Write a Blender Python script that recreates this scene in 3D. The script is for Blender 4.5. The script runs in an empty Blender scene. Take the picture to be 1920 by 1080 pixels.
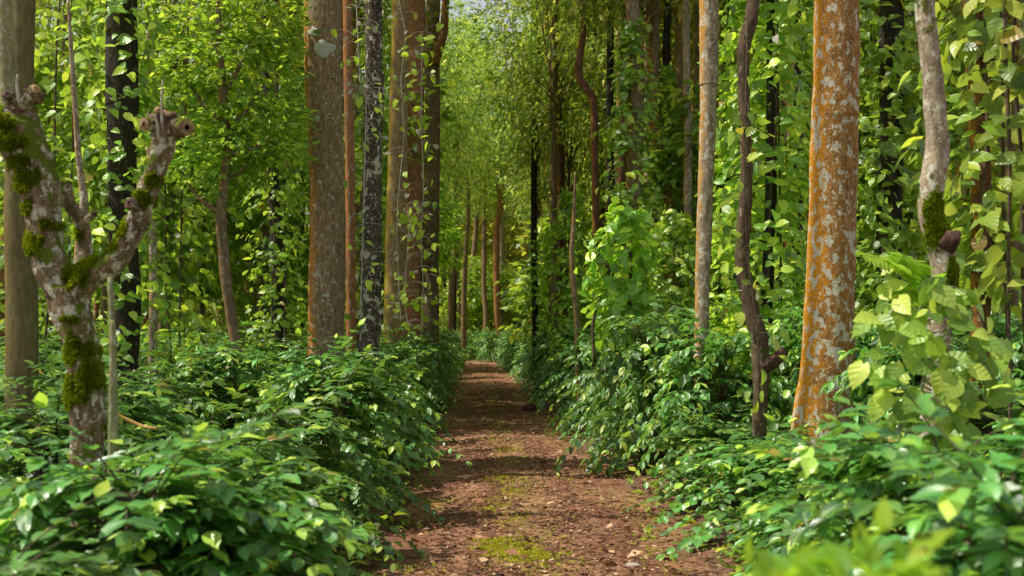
import bpy, math, random
import numpy as np
from mathutils import Vector

PI = math.pi
rng = np.random.default_rng(7)
random.seed(7)
C = bpy.context.scene.collection
sc = bpy.context.scene

# ------------------------------------------------------------------ camera maths
F = 2133.0                      # focal length in px of the 1920 px wide photo
H_CAM = 1.7
TH = math.atan(90 / F)


def at(x, y, d):
    """point that stands d metres ahead of the viewer and is seen at photo pixel x, y"""
    u = (x - 960) / F
    v = (540 - y) / F
    Y = math.cos(TH) - v * math.sin(TH)
    Z = math.sin(TH) + v * math.cos(TH)
    k = d / Y
    return Vector((u * k, d, H_CAM + Z * k))


def path_c(Y):
    return float(np.interp(Y, [-5, 0, 8, 12, 18, 30, 50, 71, 79, 98],
                           [.35, .35, .23, .17, -.13, -.5, -1.15, -1.85, -6.5, -16]))


def path_w(Y):
    return float(np.interp(Y, [-5, 8, 12, 18, 30, 70, 98], [1.05, 1.05, 1.02, .92, .85, .9, .9]))


# ------------------------------------------------------------------ mesh helpers
def mesh_np(name, V, Q, mat=None, uv=None, lv=None, smooth=True, mats=None, mi=None):
    V = np.asarray(V, dtype=np.float32)
    Q = np.asarray(Q, dtype=np.int32)
    me = bpy.data.meshes.new(name)
    nf, k = Q.shape
    me.vertices.add(len(V))
    me.vertices.foreach_set('co', V.ravel())
    me.loops.add(nf * k)
    me.loops.foreach_set('vertex_index', Q.ravel())
    me.polygons.add(nf)
    me.polygons.foreach_set('loop_start', np.arange(0, nf * k, k, dtype=np.int32))
    me.polygons.foreach_set('loop_total', np.full(nf, k, dtype=np.int32))
    if smooth:
        me.polygons.foreach_set('use_smooth', np.ones(nf, dtype=bool))
    if mi is not None:
        me.polygons.foreach_set('material_index', np.asarray(mi, dtype=np.int32))
    me.update(calc_edges=True)
    if uv is not None:
        l = me.uv_layers.new(name='UVMap')
        l.data.foreach_set('uv', np.asarray(uv, dtype=np.float32)[Q.ravel()].ravel())
    if lv is not None:
        a = me.attributes.new('lv', 'FLOAT_VECTOR', 'POINT')
        a.data.foreach_set('vector', np.asarray(lv, dtype=np.float32).ravel())
    if mat:
        me.materials.append(mat)
    return me


def obj(name, me, parent=None, loc=(0, 0, 0), rz=0, scale=None):
    o = bpy.data.objects.new(name, me)
    C.objects.link(o)
    o.location = loc
    o.rotation_euler = (0, 0, rz)
    if scale:
        o.scale = scale
    if parent:
        o.parent = parent
    return o


def tag(o, label=None, cat=None, group=None, kind=None):
    if label:
        o['label'] = label
    if cat:
        o['category'] = cat
    if group:
        o['group'] = group
    if kind:
        o['kind'] = kind
    return o


def thing(name, label, cat, loc=(0, 0, 0), rz=0, group=None, scale=None):
    o = bpy.data.objects.new(name, None)
    o.empty_display_size = .2
    C.objects.link(o)
    o.location = loc
    o.rotation_euler = (0, 0, rz)
    if scale:
        o.scale = scale
    return tag(o, label, cat, group)


def dup(root, loc, rz=0, scale=(1, 1, 1), label=None, group=None):
    r = root.copy()
    C.objects.link(r)
    r.location = loc
    r.rotation_euler = (0, 0, rz)
    r.scale = scale
    if label:
        r['label'] = label
    if group:
        r['group'] = group
    for ch in root.children:
        c = ch.copy()
        C.objects.link(c)
        c.parent = r
    return r


def catmull(P, n):
    P = np.asarray(P, dtype=float)
    if len(P) < 3:
        t = np.linspace(0, 1, n)[:, None]
        return P[0] * (1 - t) + P[-1] * t
    Q = np.vstack([2 * P[0] - P[1], P, 2 * P[-1] - P[-2]])
    out = []
    segs = len(P) - 1
    for s in np.linspace(0, segs, n):
        i = min(int(s), segs - 1)
        t = s - i
        a, b, c, d = Q[i:i + 4]
        out.append(.5 * ((2 * b) + (c - a) * t + (2 * a - 5 * b + 4 * c - d) * t * t + (3 * b - a - 3 * c + d) * t ** 3))
    return np.array(out)


def tube_arrays(pts, rad, seg=14, n=None, rough=.0, seed=0, cap=True, freq=6.0, lobes=None):
    """tube through control points; rough = relative uneven swelling of its surface"""
    r_ = np.random.default_rng(seed)
    n = n or max(4, len(pts) * 6)
    PR = catmull(np.hstack([np.asarray(pts, dtype=float), np.asarray(rad, dtype=float)[:, None]]), n)
    P, R = PR[:, :3], np.maximum(PR[:, 3], .0005)
    T = np.gradient(P, axis=0)
    T /= np.linalg.norm(T, axis=1)[:, None] + 1e-9
    ref = np.array([.0, 1., 0.]) if abs(T[:, 1]).mean() < .7 else np.array([1., 0, 0])
    A = np.cross(ref, T)
    A /= np.linalg.norm(A, axis=1)[:, None] + 1e-9
    B = np.cross(T, A)
    th = np.linspace(0, 2 * PI, seg, endpoint=False)
    L = np.concatenate([[0], np.cumsum(np.linalg.norm(np.diff(P, axis=0), axis=1))])
    rr = np.ones((n, seg))
    if rough:
        for k in range(7):
            m = r_.integers(1, 5)
            fz = r_.uniform(.4, 1) * freq * (1 + k * .35)
            rr += rough / (1 + .25 * k) * np.sin(m * th[None, :] + fz * L[:, None] + r_.uniform(0, 6.28)) * \
                np.sin(fz * .6 * L[:, None] + r_.uniform(0, 6.28))
    if lobes is not None:
        rr *= lobes(th[None, :], L[:, None])
    V = P[:, None, :] + (R[:, None] * rr)[:, :, None] * (np.cos(th)[None, :, None] * A[:, None, :] + np.sin(th)[None, :, None] * B[:, None, :])
    V = V.reshape(-1, 3)
    i = np.arange(n - 1)[:, None] * seg
    j = np.arange(seg)[None, :]
    jn = (j + 1) % seg
    Q = np.stack([i + j, i + jn, i + seg + jn, i + seg + j], -1).reshape(-1, 4)
    if cap:
        base = len(V)
        V = np.vstack([V, P[0], P[-1]])
        e0 = np.stack([np.full(seg // 2, base), (np.arange(0, seg, 2) + 2) % seg, np.arange(0, seg, 2) + 1, np.arange(0, seg, 2)], -1)
        o = (n - 1) * seg
        e1 = np.stack([np.full(seg // 2, base + 1), o + np.arange(0, seg, 2), o + np.arange(0, seg, 2) + 1, o + (np.arange(0, seg, 2) + 2) % seg], -1)
        Q = np.vstack([Q, e0, e1])
    return V, Q


def join(parts):
    Vs, Qs, o = [], [], 0
    for V, Q in parts:
        Vs.append(V)
        Qs.append(np.asarray(Q) + o)
        o += len(V)
    return np.vstack(Vs), np.vstack(Qs)


# ------------------------------------------------------------------ leaf shapes
def leaf_template(kind):
    """rows of three vertices (left edge, midrib, right edge) along y in 0..1"""
    if kind == 'coffee':
        t = [0, .12, .3, .52, .74, .9, 1]
        w = [.015, .15, .245, .26, .175, .055, .004]
        fold = .1
        wave = .035
    elif kind == 'coffee_lo':
        t = [0, .22, .55, .84, 1]
        w = [.015, .2, .26, .12, .004]
        fold = .08
        wave = .02
    elif kind == 'pepper':
        t = [-.07, .06, .25, .48, .72, .9, 1]
        w = [.12, .27, .36, .34, .21, .07, .004]
        fold = .07
        wave = .0
    elif kind == 'pepper_lo':
        t = [-.05, .2, .55, .85, 1]
        w = [.15, .36, .33, .12, .004]
        fold = .07
        wave = .0
    elif kind == 'lance':
        t = [0, .3, .65, 1]
        w = [.02, .13, .11, .004]
        fold = .05
        wave = 0
    elif kind == 'spray':          # small feathery tuft of silver oak, a notched blade
        t = [0, .3, .34, .62, .66, 1]
        w = [.01, .22, .05, .2, .05, .004]
        fold = .03
        wave = 0
    else:
        t = [0, .5, 1]
        w = [.05, .3, .01]
        fold = .08
        wave = 0
    V, U = [], []
    for i, (a, b) in enumerate(zip(t, w)):
        zz = fold * b / .22 * .5
        wv = wave * (1 if i % 2 else -1)
        V += [(-b, a - (.06 if kind.startswith('pepper') and i == 0 else 0), zz + wv), (0, a + (.07 if kind.startswith('pepper') and i == 0 else 0), 0), (b, a - (.06 if kind.startswith('pepper') and i == 0 else 0), zz - wv * .5)]
        U += [(0.5 - b, a), (.5, a), (.5 + b, a)]
    Q = []
    for i in range(len(t) - 1):
        o = i * 3
        Q += [(o, o + 1, o + 4, o + 3), (o + 1, o + 2, o + 5, o + 4)]
    return np.array(V, dtype=np.float32), np.array(Q), np.array(U, dtype=np.float32)


TPL = {k: leaf_template(k) for k in ('coffee', 'coffee_lo', 'pepper', 'pepper_lo', 'lance', 'spray', 'simple')}


def nrm(a):
    return a / (np.linalg.norm(a, axis=-1, keepdims=True) + 1e-9)


def leaf_mesh(name, kind, P, Fw, Up, S, mat, rnd, young_lit, curl=.25, wid=None, rs=None, extra=None):
    rs = rs or rng
    Vt, Qt, Ut = TPL[kind]
    P, Fw, Up = (np.asarray(a, dtype=np.float32) for a in (P, Fw, Up))
    N = len(P)
    Fw = nrm(Fw)
    Sd = nrm(np.cross(Fw, Up))
    Up = nrm(np.cross(Sd, Fw))
    S = np.asarray(S, dtype=np.float32)
    cu = (curl * rs.uniform(.2, 1.6, N)).astype(np.float32)
    W = rs.uniform(.85, 1.15, N).astype(np.float32) if wid is None else np.asarray(wid, dtype=np.float32)
    x = Vt[None, :, 0] * W[:, None]
    y = Vt[None, :, 1] * np.ones((N, 1), dtype=np.float32)
    z = Vt[None, :, 2] * rs.uniform(.3, 1.6, (N, 1)) - cu[:, None] * y * np.abs(y)
    tw = rs.uniform(-.35, .35, (N, 1)) * y
    z = z + x * tw * 1.2
    V = P[:, None, :] + S[:, None, None] * (x[..., None] * Sd[:, None, :] + y[..., None] * Fw[:, None, :] + z[..., None] * Up[:, None, :])
    m = len(Vt)
    Q = (Qt[None] + (np.arange(N) * m)[:, None, None]).reshape(-1, 4)
    uv = np.tile(Ut, (N, 1))
    lv = np.stack([np.repeat(rnd, m), np.repeat(young_lit, m), np.repeat(extra if extra is not None else rs.uniform(0, 1, N), m)], -1)
    return mesh_np(name, V.reshape(-1, 3), Q, mat, uv, lv)


# ------------------------------------------------------------------ materials
def new_mat(name):
    m = bpy.data.materials.new(name)
    m.use_nodes = True
    nt = m.node_tree
    nt.nodes.clear()
    out = nt.nodes.new('ShaderNodeOutputMaterial')
    return m, nt, out


class NB:
    def __init__(s, nt):
        s.nt = nt

    def n(s, t, **kw):
        nd = s.nt.nodes.new(t)
        for k, v in kw.items():
            if k.startswith('_'):
                setattr(nd, k[1:], v)
            else:
                key = k.replace('__', ' ')
                s.set(nd.inputs[key] if not key.isdigit() else nd.inputs[int(key)], v)
        return nd

    def set(s, sock, v):
        if hasattr(v, 'default_value') or hasattr(v, 'is_linked'):
            s.nt.links.new(v, sock)
        else:
            if isinstance(v, tuple) and len(v) == 3 and sock.type == 'RGBA':
                v = (*v, 1)
            sock.default_value = v

    def mix(s, f, a, b):
        nd = s.nt.nodes.new('ShaderNodeMix')
        nd.data_type = 'RGBA'
        s.set(nd.inputs[0], f)
        s.set(nd.inputs[6], a)
        s.set(nd.inputs[7], b)
        return nd.outputs[2]

    def mul(s, a, b):
        nd = s.nt.nodes.new('ShaderNodeMix')
        nd.data_type = 'RGBA'
        nd.blend_type = 'MULTIPLY'
        s.set(nd.inputs[0], 1.0)
        s.set(nd.inputs[6], a)
        s.set(nd.inputs[7], b)
        return nd.outputs[2]

    def math(s, op, a, b=0.0, clamp=False):
        nd = s.nt.nodes.new('ShaderNodeMath')
        nd.operation = op
        nd.use_clamp = clamp
        s.set(nd.inputs[0], a)
        s.set(nd.inputs[1], b)
        return nd.outputs[0]

    def ramp(s, f, stops):
        nd = s.nt.nodes.new('ShaderNodeMapRange')
        nd.interpolation_type = 'SMOOTHSTEP'
        s.set(nd.inputs['Value'], f)
        nd.inputs['From Min'].default_value = stops[0]
        nd.inputs['From Max'].default_value = stops[1]
        return nd.outputs[0]

    def noise(s, vec, scale, detail=4, rough=.55, dim='3D'):
        nd = s.nt.nodes.new('ShaderNodeTexNoise')
        s.set(nd.inputs['Vector'], vec)
        nd.inputs['Scale'].default_value = scale
        nd.inputs['Detail'].default_value = detail
        nd.inputs['Roughness'].default_value = rough
        return nd.outputs[0]

    def mapping(s, vec, scale):
        nd = s.nt.nodes.new('ShaderNodeMapping')
        s.set(nd.inputs['Vector'], vec)
        nd.inputs['Scale'].default_value = scale
        return nd.outputs[0]


def leaf_mat(name, dark, mid, young_lit, trans, rough=.38, spec=.5, tmix=.38, rib=.25, veins=10, vein_amt=.35, hue=.026):
    """glossy two sided leaf; lv.x random tone, widened for sun and shade contrast; lv.y youth and painted sun glints; light shines through it"""
    m, nt, out = new_mat(name)
    b = NB(nt)
    at_ = b.n('ShaderNodeAttribute', _attribute_name='lv')
    sep = b.n('ShaderNodeSeparateXYZ')
    nt.links.new(at_.outputs['Vector'], sep.inputs[0])
    oi = b.n('ShaderNodeObjectInfo')
    uv = b.n('ShaderNodeUVMap')
    us = b.n('ShaderNodeSeparateXYZ')
    nt.links.new(uv.outputs[0], us.inputs[0])
    col = b.mix(sep.outputs[0], dark, mid)
    col = b.mix(sep.outputs[1], col, young_lit)
    # blotches over the blade
    tc = b.n('ShaderNodeTexCoord')
    nz = b.noise(tc.outputs['Object'], 14, 3)
    col = b.mix(b.math('MULTIPLY', b.ramp(nz, (.45, .75)), .35), col, b.mix(.5, col, young_lit))
    # midrib and side veins
    du = b.math('ABSOLUTE', b.math('SUBTRACT', us.outputs[0], .5))
    ribm = b.math('SUBTRACT', 1.0, b.ramp(du, (.006, .022)))
    vv = b.math('SUBTRACT', us.outputs[1], b.math('MULTIPLY', du, .9))
    vs = b.math('SINE', b.math('MULTIPLY', vv, veins * 6.283))
    vm = b.math('MULTIPLY', b.ramp(vs, (.75, 1.0)), vein_amt)
    col = b.mix(b.math('MULTIPLY', b.math('MAXIMUM', ribm, vm), rib), col, young_lit)
    # here and there a leaf has yellowed or browned
    col = b.mix(b.ramp(sep.outputs[2], (.987, .99)), col, b.mix(nz, (.42, .36, .05), (.22, .12, .04)))
    # each plant a little different
    hsv = b.n('ShaderNodeHueSaturation')
    b.set(hsv.inputs['Hue'], b.math('ADD', .5 - hue / 2, b.math('MULTIPLY', oi.outputs['Random'], hue)))
    b.set(hsv.inputs['Value'], b.math('ADD', .8, b.math('MULTIPLY', oi.outputs['Random'], .4)))
    b.set(hsv.inputs['Color'], col)
    col = hsv.outputs[0]
    pr = b.n('ShaderNodeBsdfPrincipled', Base__Color=col, Roughness=rough)
    pr.inputs['Specular IOR Level'].default_value = spec
    bp = b.n('ShaderNodeBump')
    bp.inputs['Strength'].default_value = .5
    bp.inputs['Distance'].default_value = .004
    b.set(bp.inputs['Height'], b.math('ADD', b.math('MULTIPLY', vs, .5), b.math('MULTIPLY', nz, 1.2)))
    nt.links.new(bp.outputs[0], pr.inputs['Normal'])
    tr = b.n('ShaderNodeBsdfTranslucent')
    b.set(tr.inputs[0], b.mix(.55, b.mul(col, (3.2, 3.2, 2.2)), trans))
    mx = b.n('ShaderNodeMixShader')
    mx.inputs[0].default_value = tmix
    nt.links.new(pr.outputs[0], mx.inputs[1])
    nt.links.new(tr.outputs[0], mx.inputs[2])
    nt.links.new(mx.outputs[0], out.inputs[0])
    return m


def bark_mat(name, dark, light, lichen=(.5, .5, .45), lich_amt=.3, lich_scale=9, orange=(.45, .17, .02), or_amt=.0,
             or_all=.0, moss=.0, moss_col=(.09, .13, .015), moss_top=None, bump=.5, speck=.3):
    m, nt, out = new_mat(name)
    b = NB(nt)
    tc = b.n('ShaderNodeTexCoord')
    geo = b.n('ShaderNodeNewGeometry')
    gn = b.n('ShaderNodeSeparateXYZ')
    nt.links.new(geo.outputs['Normal'], gn.inputs[0])
    p = tc.outputs['Object']
    st = b.mapping(p, (1, 1, .3))
    fiss = b.noise(st, 26, 6, .65)
    big = b.noise(p, 2.2, 3)
    mid = b.noise(p, 11, 5, .65)
    fine = b.noise(p, 70, 4, .7)
    col = b.mix(b.ramp(fiss, (.34, .66)), dark, light)
    col = b.mix(b.math('MULTIPLY', b.ramp(big, (.35, .7)), .5), col, b.mul(light, (.8, .7, .55)))
    # fine speckle
    col = b.mix(b.math('MULTIPLY', b.ramp(fine, (.55, .68)), speck), col, lichen)
    # orange algae, thickest on the weather side; on the yellow bark a painted sunlit edge
    if or_amt or or_all:
        side = b.math('MULTIPLY', gn.outputs[0], -1.0)
        om = b.math('ADD', b.math('MULTIPLY', side, 1.0), b.math('MULTIPLY', b.math('SUBTRACT', mid, .5), 1.6))
        om = b.math('ADD', om, b.math('MULTIPLY', b.math('SUBTRACT', big, .5), 1.2))
        om = b.math('MULTIPLY', b.ramp(om, (.35, .95)), or_amt)
        om = b.math('ADD', om, b.math('MULTIPLY', b.ramp(mid, (.3, .7)), or_all), True)
        oc = b.mix(b.ramp(fine, (.3, .7)), orange, b.mul(orange, (.62, .5, .5)))
        col = b.mix(om, col, oc)
    if lich_amt:
        big2 = b.noise(b.mapping(p, (1.3, 1.3, 1)), lich_scale, 6, .62)
        lm = b.ramp(b.math('ADD', big2, b.math('MULTIPLY', b.math('SUBTRACT', big, .5), .25)), (.63 - .2 * lich_amt, .67 - .2 * lich_amt))
        small = b.noise(p, lich_scale * 4.2, 3, .5)
        lm2 = b.ramp(small, (.66 - .1 * lich_amt, .69 - .1 * lich_amt))
        lm = b.math('MAXIMUM', lm, b.math('MULTIPLY', lm2, .8))
        lc = b.mix(b.ramp(fine, (.35, .65)), lichen, b.mul(lichen, (.62, .65, .58)))
        col = b.mix(b.math('MULTIPLY', lm, .9), col, lc)
    if moss:
        mm = b.math('ADD', mid, b.math('MULTIPLY', gn.outputs[2], .35))
        mm = b.math('ADD', mm, b.math('MULTIPLY', b.math('SUBTRACT', big, .5), .9))
        mm = b.ramp(mm, (.72 - .35 * moss, .82 - .35 * moss))
        col = b.mix(mm, col, b.mix(fine, b.mul(moss_col, (.4, .45, .4)), moss_col))
    pr = b.n('ShaderNodeBsdfPrincipled', Base__Color=col, Roughness=.9)
    pr.inputs['Specular IOR Level'].default_value = .2
    bp = b.n('ShaderNodeBump')
    bp.inputs['Strength'].default_value = bump
    bp.inputs['Distance'].default_value = .02
    b.set(bp.inputs['Height'], b.math('ADD', fiss, b.math('MULTIPLY', mid, .7)))
    nt.links.new(bp.outputs[0], pr.inputs['Normal'])
    nt.links.new(pr.outputs[0], out.inputs[0])
    return m


def plain_mat(name, c1, c2, scale=20, rough=.85, bump=.3):
    m, nt, out = new_mat(name)
    b = NB(nt)
    tc = b.n('ShaderNodeTexCoord')
    nz = b.noise(tc.outputs['Object'], scale, 5, .6)
    pr = b.n('ShaderNodeBsdfPrincipled', Base__Color=b.mix(b.ramp(nz, (.35, .65)), c1, c2), Roughness=rough)
    bp = b.n('ShaderNodeBump')
    bp.inputs['Strength'].default_value = bump
    bp.inputs['Distance'].default_value = .01
    b.set(bp.inputs['Height'], nz)
    nt.links.new(bp.outputs[0], pr.inputs['Normal'])
    nt.links.new(pr.outputs[0], out.inputs[0])
    return m


M_COFFEE = leaf_mat('coffee_leaf', (.012, .062, .026), (.14, .40, .09), (.66, .84, .11), (.42, .68, .04), rough=.27, spec=.9, tmix=.22)  # dark to bright leaf spread widened to stand in for sun and shade
M_PEPPER = leaf_mat('pepper_leaf', (.03, .11, .016), (.24, .47, .05), (.72, .86, .11), (.68, .80, .05), rough=.33, spec=.7, tmix=.34, veins=4, vein_amt=.3)  # darkest leaves deepened to stand in for shaded gaps
M_PEPPER_PALE = leaf_mat('pale_pepper_leaf', (.035, .10, .02), (.26, .40, .055), (.56, .62, .11), (.5, .66, .06), rough=.4, spec=.5, tmix=.32, veins=4, vein_amt=.2, rib=.3)
M_BROAD = leaf_mat('broad_leaf', (.02, .07, .012), (.18, .36, .04), (.70, .78, .09), (.58, .76, .04), rough=.35, spec=.6, tmix=.34)
M_OAK = leaf_mat('silver_oak_leaf', (.045, .11, .02), (.23, .37, .055), (.88, .84, .16), (.62, .76, .07), rough=.38, spec=.7, tmix=.38, rib=0, hue=.08)  # brightest leaves are sun glints put into the colour
M_CANOPY = leaf_mat('canopy_leaf', (.06, .14, .03), (.14, .26, .04), (.3, .42, .05), (.45, .6, .05), rough=.5, spec=.3, tmix=.42, rib=0)
M_LIME = leaf_mat('lime_leaf', (.10, .26, .02), (.2, .42, .03), (.4, .58, .04), (.45, .65, .03), rough=.4, spec=.4, tmix=.45)
M_FERN = leaf_mat('fern_leaf', (.18, .34, .03), (.32, .5, .04), (.5, .66, .06), (.6, .8, .05), rough=.5, spec=.3, tmix=.5)
M_LITTER = leaf_mat('litter_leaf', (.12, .045, .03), (.40, .19, .10), (.8, .56, .34), (.3, .18, .08), rough=.75, spec=.2, tmix=.1, rib=.2)
M_GRASS = leaf_mat('path_weed_leaf', (.11, .16, .015), (.28, .32, .03), (.5, .48, .04), (.5, .5, .03), rough=.6, spec=.2, tmix=.35)
M_DRY = leaf_mat('pale_dry_leaf', (.35, .36, .25), (.5, .5, .38), (.6, .6, .5), (.4, .4, .25), rough=.6, spec=.2, tmix=.3)

M_TWIG = plain_mat('twig_bark', (.05, .03, .018), (.13, .09, .05), 30)
M_STEMG = plain_mat('green_stem', (.12, .15, .06), (.24, .26, .13), 18, .6)
M_POLE = bark_mat('pale_pole', (.16, .16, .07), (.34, .34, .18), (.5, .5, .38), .2, 20, (.3, .2, .05), .3, speck=.3)
M_WOOD = plain_mat('cut_wood', (.16, .09, .04), (.42, .28, .13), 35, .9, 1)
M_REDW = plain_mat('red_bark', (.04, .018, .012), (.12, .055, .035), 30, .9, 1)
M_ORTWIG = plain_mat('orange_twig', (.38, .2, .05), (.6, .38, .1), 22)
M_MOSS = plain_mat('moss', (.045, .075, .006), (.17, .24, .012), 60, .95, 1.0)
M_LICH = plain_mat('lichen_crust', (.42, .45, .36), (.55, .57, .48), 30, .9, .5)
M_DEAD = plain_mat('dead_vine', (.3, .27, .2), (.5, .46, .38), 25)

B_OAK = bark_mat('bark_grey_lichen', (.14, .09, .045), (.35, .26, .15), (.62, .55, .42), .32, 16, (.62, .28, .03), 1.0, .08, speck=.6, bump=.9)
B_ORANGE = bark_mat('bark_orange_lichen', (.20, .09, .028), (.44, .22, .06), (.80, .75, .63), .48, 11, (.85, .38, .015), 1.05, .16, speck=.35, bump=1.0)
B_BLACK = bark_mat('bark_black_lichen', (.022, .018, .013), (.10, .08, .055), (.6, .57, .46), .38, 10, speck=.35)
B_YEL = bark_mat('bark_sunlit_edge', (.14, .09, .045), (.32, .23, .12), (.4, .38, .3), .12, 11, (.55, .4, .03), .9, .15, speck=.35)  # yellow left edge is sunlight put into the bark colour
B_RED = bark_mat('bark_red', (.15, .075, .04), (.36, .19, .09), (.4, .36, .3), .2, 12, (.5, .2, .03), .8, .25, speck=.3)
B_GREY = bark_mat('bark_pale_grey', (.14, .11, .07), (.36, .30, .21), (.66, .61, .5), .45, 13, (.7, .36, .04), .75, .05, speck=.4)
B_SMOOTH = bark_mat('bark_olive', (.09, .085, .035), (.2, .18, .08), (.2, .2, .12), .0, 10, (.3, .2, .04), .5, .1, speck=.1, bump=.25)
B_DRED = bark_mat('bark_dark_red', (.05, .025, .015), (.17, .085, .045), (.35, .3, .22), .1, 12, (.45, .2, .03), .8, .08, speck=.3)
B_DARK = bark_mat('bark_dark', (.016, .014, .010), (.055, .045, .032), (.2, .2, .16), .05, 10, speck=.1)
B_MOSSY = bark_mat('bark_mossy', (.06, .04, .022), (.27, .19, .11), (.70, .66, .54), .42, 12, moss=.4, moss_col=(.15, .2, .015), speck=.25, bump=.9)
B_MID = bark_mat('bark_mid_brown', (.10, .07, .04), (.28, .20, .12), (.36, .35, .29), .25, 13, (.45, .22, .03), .5, .05, speck=.3)


# ------------------------------------------------------------------ ground, path
def build_ground():
    # one sheet to the horizon, finer near the viewer, rising gently far away
    ys = np.concatenate([np.linspace(-12, 40, 200), np.linspace(41, 110, 60), np.linspace(115, 420, 24)])
    xs = np.concatenate([np.linspace(-420, -62, 14), np.linspace(-60, -9, 36), np.linspace(-8.5, 8.5, 110), np.linspace(9, 60, 36), np.linspace(62, 420, 14)])
    X, Y = np.meshgrid(xs, ys)
    Z = .035 * np.sin(X * .9 + 1.3) * np.sin(Y * .7) + .02 * np.sin(X * 2.3) * np.sin(Y * 1.9 + 1)
    pc = np.vectorize(path_c)(Y)
    near = np.clip((np.abs(X - pc) - .9) / .7, 0, 1)
    Z = Z * near + .10 * near - .04
    Z += np.clip(Y - 95, 0, None) * .10
    V = np.stack([X, Y, Z], -1).reshape(-1, 3)
    n, k = X.shape
    i = np.arange(n - 1)[:, None] * k
    j = np.arange(k - 1)[None]
    Q = np.stack([i + j, i + j + 1, i + k + j + 1, i + k + j], -1).reshape(-1, 4)
    m = plain_mat('forest_soil', (.07, .035, .022), (.24, .115, .07), 9, .95, .6)
    tag(obj('ground', mesh_np('ground', V, Q, m)), kind='structure')

    # footpath: a sheet of its own on the ground, wheel ruts and a low crown
    ys = np.linspace(-6, 97, 900)
    ts = np.linspace(-1, 1, 41)
    pc = np.array([path_c(y) for y in ys])
    pw = np.array([path_w(y) for y in ys])
    r_ = np.random.default_rng(3)
    eL = sum(r_.uniform(.02, .09) * np.sin(ys * f_ + r_.uniform(0, 6)) for f_ in (.5, 1.3, 2.7, 5.1))
    eR = sum(r_.uniform(.02, .09) * np.sin(ys * f_ + r_.uniform(0, 6)) for f_ in (.6, 1.1, 3.1, 4.7))
    off = np.where(ts[None] < 0, ts[None] * (pw[:, None] * 1.32 + eL[:, None]), ts[None] * (pw[:, None] * 1.32 + eR[:, None]))
    X = pc[:, None] + off
    Y = np.repeat(ys[:, None], len(ts), 1)
    prof = .02 * np.cos(off / .26 * .9) + .012 * np.sin(X * 5 + Y * 1.1) * np.sin(Y * 2.3) + .008 * np.sin(X * 13 + Y * 7)
    Z = .035 + prof * (1 - np.abs(ts[None]) ** 4) - .05 * np.abs(ts[None]) ** 6
    V = np.stack([X, Y, Z], -1).reshape(-1, 3)
    n, k = X.shape
    i = np.arange(n - 1)[:, None] * k
    j = np.arange(k - 1)[None]
    Q = np.stack([i + j, i + j + 1, i + k + j + 1, i + k + j], -1).reshape(-1, 4)
    m, nt, out = new_mat('red_earth')
    b = NB(nt)
    tc = b.n('ShaderNodeTexCoord')
    p = tc.outputs['Object']
    big = b.noise(b.mapping(p, (1, .45, 1)), 1.6, 4)
    mid = b.noise(p, 9, 6, .7)
    fine = b.noise(p, 55, 6, .75)
    col = b.mix(b.ramp(big, (.35, .65)), (.28, .125, .07), (.50, .275, .16))
    col = b.mix(b.math('MULTIPLY', b.ramp(mid, (.45, .62)), .75), col, (.14, .06, .04))
    col = b.mix(b.math('MULTIPLY', b.ramp(fine, (.52, .62)), .5), col, (.6, .38, .23))
    col = b.mix(b.math('MULTIPLY', b.ramp(fine, (.52, .36)), .6), col, (.05, .025, .018))
    # mossy film on the untrodden middle strip
    uv = b.n('ShaderNodeUVMap')
    us = b.n('ShaderNodeSeparateXYZ')
    nt.links.new(uv.outputs[0], us.inputs[0])
    ctr = b.math('SUBTRACT', 1.0, b.ramp(b.math('ABSOLUTE', b.math('SUBTRACT', us.outputs[0], .5)), (.01, .15)))
    n2 = b.noise(b.mapping(p, (1, .4, 1)), 2.6, 5, .7)
    mm = b.math('MULTIPLY', ctr, b.ramp(n2, (.42, .56)))
    col = b.mix(b.math('MULTIPLY', mm, .4), col, b.mix(fine, (.13, .12, .012), (.34, .3, .03)))
    pr = b.n('ShaderNodeBsdfPrincipled', Base__Color=col, Roughness=.95)
    pr.inputs['Specular IOR Level'].default_value = .15
    bp = b.n('ShaderNodeBump')
    bp.inputs['Strength'].default_value = .9
    bp.inputs['Distance'].default_value = .03
    b.set(bp.inputs['Height'], b.math('ADD', mid, b.math('MULTIPLY', fine, .6)))
    nt.links.new(bp.outputs[0], pr.inputs['Normal'])
    nt.links.new(pr.outputs[0], out.inputs[0])
    U = np.stack([np.repeat((ts[None] + 1) / 2, n, 0), Y / 10], -1).reshape(-1, 2)
    tag(obj('path', mesh_np('path', V, Q, m, uv=U)), kind='structure')

    # fallen leaves on the path
    N = 42000
    yy = 5 + 60 * rng.random(N) ** 2.3
    tt = rng.normal(0, .62, N).clip(-1.35, 1.35)
    xx = np.array([path_c(a) + path_w(a) * c for a, c in zip(yy, tt)])
    P = np.stack([xx, yy, rng.uniform(.045, .075, N)], -1)
    ang = rng.uniform(0, 2 * PI, N)
    Fw = np.stack([np.cos(ang), np.sin(ang), rng.uniform(-.05, .35, N)], -1)
    Up = np.stack([rng.normal(0, .35, N), rng.normal(0, .35, N), np.ones(N)], -1)
    S = rng.uniform(.018, .055, N) * (1 + 1.5 * (rng.random(N) < .06))
    me = leaf_mesh('leaf_litter', 'simple', P, Fw, Up, S, M_LITTER, rng.random(N) ** 1.3, (rng.random(N) < .13) * rng.uniform(.3, 1, N), curl=.3)
    tag(obj('leaf_litter', me), 'brown dead leaves strewn over the red earth path', 'leaf litter', kind='stuff')
    tw = []
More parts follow.
